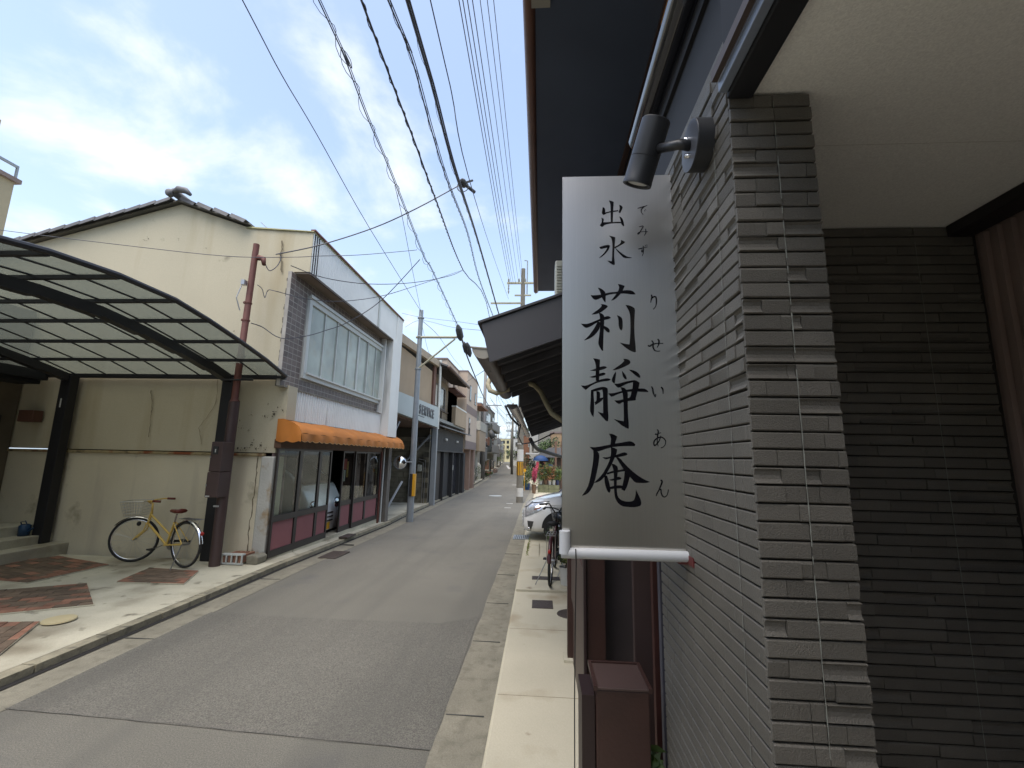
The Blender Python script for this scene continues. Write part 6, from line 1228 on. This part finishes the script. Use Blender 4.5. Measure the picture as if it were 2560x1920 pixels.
glyph('large_character', S8, [[(595, 175), (660, 178), (745, 225), (735, 260), (710, 330), (700, 400), (615, 400), (625, 330), (632, 250)], [(245, 410), (330, 420), (440, 405), (560, 380), (700, 352), (850, 330), (960, 308), (1020, 322), (1070, 365), (1060, 398), (900, 398), (700, 410), (560, 440), (440, 485), (350, 500), (300, 470)],
    [(310, 470), (390, 490), (425, 550), (410, 700), (370, 900), (330, 1060), (280, 1170), (220, 1250), (150, 1285), (105, 1293), (170, 1210), (230, 1090), (270, 900), (305, 700), (315, 560)], [(475, 603), (560, 600), (640, 580), (760, 545), (860, 507), (910, 520), (930, 550), (890, 572), (780, 595), (640, 615), (550, 638), (510, 625)],
    [(625, 415), (690, 430), (742, 460), (735, 520), (700, 600), (650, 720), (590, 830), (530, 940), (450, 1020), (380, 1055), (320, 1062), (400, 990), (480, 900), (560, 760), (610, 640), (635, 520)], [(720, 600), (780, 600), (880, 720), (990, 830), (1100, 920), (1230, 1000), (1335, 1045), (1260, 1065), (1100, 1065), (1050, 1040), (980, 960), (900, 880), (820, 760)],
    [(515, 930), (560, 930), (590, 1020), (615, 1120), (628, 1200), (600, 1245), (565, 1210), (530, 1120), (512, 1020)], [(555, 880), (650, 850), (780, 825), (880, 810), (880, 850), (780, 865), (650, 885), (560, 915)], [(880, 810), (985, 900), (960, 1000), (920, 1130), (880, 1208), (820, 1180), (845, 1080), (870, 960)],
    [(590, 1005), (680, 985), (770, 945), (815, 965), (818, 990), (780, 1005), (680, 1020), (630, 1022)], [(610, 1135), (700, 1110), (820, 1105), (850, 1130), (840, 1160), (700, 1165), (620, 1175)],
    [(640, 712), (700, 725), (760, 780), (750, 900), (735, 1020), (735, 1200), (755, 1310), (810, 1370), (900, 1400), (1000, 1398), (1050, 1370), (1075, 1280), (1080, 1180), (1120, 1260), (1165, 1360), (1182, 1430), (1165, 1475), (1080, 1500), (950, 1500), (820, 1480), (740, 1410), (700, 1320), (685, 1180), (685, 1020), (680, 850)]])
kw_ = .0042
glyph('small_character', S1, (), [([(710, 334), (740, 326), (775, 316), (790, 309)], kw_), ([(765, 320), (742, 342), (741, 368), (756, 386)], kw_), ([(766, 352), (771, 360)], kw_ * .7), ([(775, 343), (781, 351)], kw_ * .7)])
glyph('small_character', S1, (), [([(722, 488), (755, 482), (742, 510), (722, 543), (712, 547), (718, 535), (750, 528), (795, 528)], kw_), ([(777, 503), (778, 538), (764, 560)], kw_)])
glyph('small_character', S1, (), [([(716, 673), (750, 664), (792, 654)], kw_), ([(755, 644), (759, 680), (748, 696), (742, 688), (754, 680), (759, 700), (748, 730)], kw_), ([(773, 640), (779, 649)], kw_ * .7), ([(784, 635), (790, 643)], kw_ * .7)])
glyph('small_character', S6, (), [([(1388, 342), (1400, 390), (1386, 440), (1378, 490)], kw_ * 1.5), ([(1400, 410), (1440, 380), (1475, 395), (1482, 480), (1468, 560), (1425, 614)], kw_ * 1.5)])
glyph('small_character', S6, (), [([(1325, 1278), (1360, 1292), (1410, 1262), (1500, 1242), (1608, 1240)], kw_ * 1.5), ([(1395, 1190), (1422, 1230), (1422, 1310), (1450, 1368), (1500, 1385), (1550, 1382)], kw_ * 1.5), ([(1505, 1160), (1530, 1200), (1520, 1270), (1495, 1318)], kw_ * 1.5)])
glyph('small_character', S7, (), [([(1390, 560), (1413, 605), (1425, 675), (1460, 755), (1470, 700)], kw_ * 1.5), ([(1567, 570), (1600, 612), (1606, 695)], kw_ * 1.5)])
glyph('small_character', S8, (), [([(1425, 177), (1450, 185), (1533, 155)], kw_ * 1.3), ([(1463, 98), (1484, 135), (1472, 220), (1465, 320), (1482, 402)], kw_ * 1.3), ([(1530, 215), (1495, 310), (1425, 388), (1405, 355), (1420, 295), (1490, 245), (1560, 245), (1612, 295), (1612, 360), (1580, 410), (1530, 432)], kw_ * 1.3)])
glyph('small_character', S8, (), [([(1525, 1010), (1552, 1045), (1505, 1170), (1445, 1300)], kw_ * 1.5), ([(1450, 1275), (1500, 1190), (1530, 1182), (1540, 1255), (1570, 1308), (1612, 1312), (1650, 1268), (1668, 1180)], kw_ * 1.3)])
whp = M('white_plastic_guard', lin(206, 210, 214, .80), .4, nv=.03)
gd = ob('corner_guard', MB().tube([(.091, 1.662, 1.498), (.091, 1.662, 1.42)], .020, 14).tube([(.078, 1.664, 1.423), (.522, 1.664, 1.423)], .0185, 14), whp, sg, smooth=True, auto=60)
ob('cord', MB().tube([(.128, 1.648, 1.44), (.128, 1.642, 1.423), (.13, 1.65, 1.395), (.13, 1.70, 1.2), (.13, 1.75, .9), (.13, 1.75, .02)], .0022, 5), blk, sg)
ob('fixing_bolt', MB().tube([(.50, 1.70, 1.40), (.545, 1.62, 1.42)], .012, 6).box(.515, .535, 1.60, 1.66, 1.40, 1.43), M('rust_red_bolt', lin(110, 44, 44, .8), .5, metal=.3), sg)
# spotlight
sp = T('spotlight', 'black cylindrical spotlight on a round wall plate above the steel sign', 'lamp', (.45, 1.45, 2.83))
ct, cb_ = PY(1641, 300, 1.38), PY(1592, 463, 1.46); ax = (cb_ - ct); Lc = ax.length; an_ = ax.normalized()
spm = M('black_powder_coat', (.028, .03, .034, 1), .42, nv=.05, bump=.08, bs=500)
rc = .049
ob('housing', MB().lathe([(0, 0), (rc - .003, 0), (rc, .004), (rc, Lc * .58), (rc - .0015, Lc * .585), (rc, Lc * .59), (rc, Lc * .93), (rc + .001, Lc * .94), (rc + .001, Lc), (rc - .008, Lc), (rc - .010, Lc - .012), (0, Lc - .012)], ct, 36, tuple(an_)), spm, sp, smooth=True, auto=35)
ob('lens', MB().lathe([(0, Lc - .008), (rc - .012, Lc - .008)], ct, 28, tuple(an_)), M('frosted_lens', (.7, .7, .68, 1), .3, nv=0), sp)
dc = PX(1766, 364, .518); 
ob('wall_plate', MB().lathe([(0, 0), (.078, 0), (.078, .05), (.076, .052), (0, .052)], dc, 40, (-1, 0, 0)), spm, sp, smooth=True, auto=35)
ob('plate_face', MB().lathe([(0, .0525), (.0765, .0525)], dc, 40, (-1, 0, 0)), M('plate_face', (.10, .105, .12, 1), .35, metal=.3, nv=.02), sp)
pm_ = dc + Vector((-.052, 0, 0)); hc = ct + an_ * Lc * .45
ob('arm', MB().tube([pm_, pm_ + Vector((-.03, -.005, .003)), hc + Vector((.02, 0, 0))], .016, 12), spm, sp, smooth=True)
for dz in (-.028, .03): ob('screw', MB().lathe([(0, .015), (.007, .014), (.0075, 0)], dc + Vector((-.052, .01, dz)), 12, (-1, 0, 0)), chrome, sp, smooth=True)

# ------------------------------------------------------------------ brown gate posts and boards under the sign
gp = T('brown_gate', 'dark brown wooden gate boards and posts standing under the steel sign', 'gate', (.4, 3, 0))
gm_ = M('dark_brown_gate_paint', lin(80, 52, 45, .46), .45, nv=.16, ns=5, fv=.08, fs=160, streak=(lin(120, 86, 72, .75), (16, 16, 1.2), .66, .86), bump=.12, bs=60)
ob('post', B(.255, .325, 4.22, 4.30, .02, 2.6), gm_, gp, bevel=.004); ob('foot_plate', B(.22, .36, 4.17, 4.34, .03, .05), conc, gp)
ob('side_panel', B(.300, .325, 2.95, 4.22, .02, 2.6), gm_, gp); ob('side_rail', B(.285, .30, 3.0, 4.2, .55, 1.05), M('faded_brown_panel', lin(100, 78, 72, .46), .5, nv=.12), gp)
def bboard(x0, x1, Y, nm='board', mat=gm_, th=.04):
    a, b = PY(x0, 1500, Y).x, PY(x1, 1500, Y).x; return ob(nm, B(a, b, Y, Y + th, .02, 2.6), mat, gp, bevel=.003)
bboard(1459, 1466, 2.86, 'post', M('black_red_edge', lin(46, 28, 28, .6), .5), .06); bboard(1466, 1513, 2.90)
bboard(1512, 1588, 3.15, 'recessed_board', M('dark_grey_board', lin(62, 52, 52, .8), .6, nv=.25, ns=4)); bboard(1584, 1632, 2.5, 'board', M('dark_brown_board', lin(60, 44, 42, .8), .6)); bboard(1632, 1650, 2.36, 'edge_board', M('red_brown_board', lin(84, 46, 40, .5), .5, nv=.3, ns=8)); bboard(1650, 1662, 2.2, 'grey_strip', M('blue_grey_strip', lin(72, 72, 82, .8), .6))  # each board has its own dark wood colour
ob('back_board', B(.30, 1.2, 3.22, 3.26, .02, 2.7), M('dark_brown_board', (0, 0, 0, 1)), gp)
bxp = T('brown_box_post', 'short dark brown box post with a sloping lid in front of the gate boards', 'post', (.33, 2.1, 0))
ob('body', B(.236, .448, 2.0, 2.22, .02, .83), gm_, bxp, bevel=.004); ob('lid', B(.230, .454, 1.995, 2.225, .831, .842), M('faded_brown_panel', (0, 0, 0, 1)), bxp, bevel=.003)
ob('lid_rim', B(.226, .240, 1.99, 2.23, .83, .848).box(.444, .458, 1.99, 2.23, .83, .848).box(.24, .444, 2.216, 2.23, .83, .848), gm_, bxp)
ob('side_channel', B(.18, .232, 2.02, 2.2, .02, .80), M('black_red_edge', (0, 0, 0, 1)), bxp)
tag(ob('paper_scrap', MB().prism([(.235, 2.92, .035), (.30, 2.92, .035), (.30, 3.10, .035)], (0, 0, .004)), whit), 'small white scrap lying at the foot of the brown gate panel', 'scrap')
shrub('grass_tuft', 'few green grass blades in the dark gap beside the tiled pillar', 'plant', (.50, 2.15, .03), (.50, 2.12, .32), (.03, .05, .16), 40, .05, [(G_, 1)], seed=71)
wd_ = leaves((-.21, 9.2, -.03), .035, 1.1, .04, 900, .011, random.Random(9)); tag(ob('weeds', wd_, leafm[2]), 'green weeds growing along the joint by the gutter', 'weeds', kind='stuff')
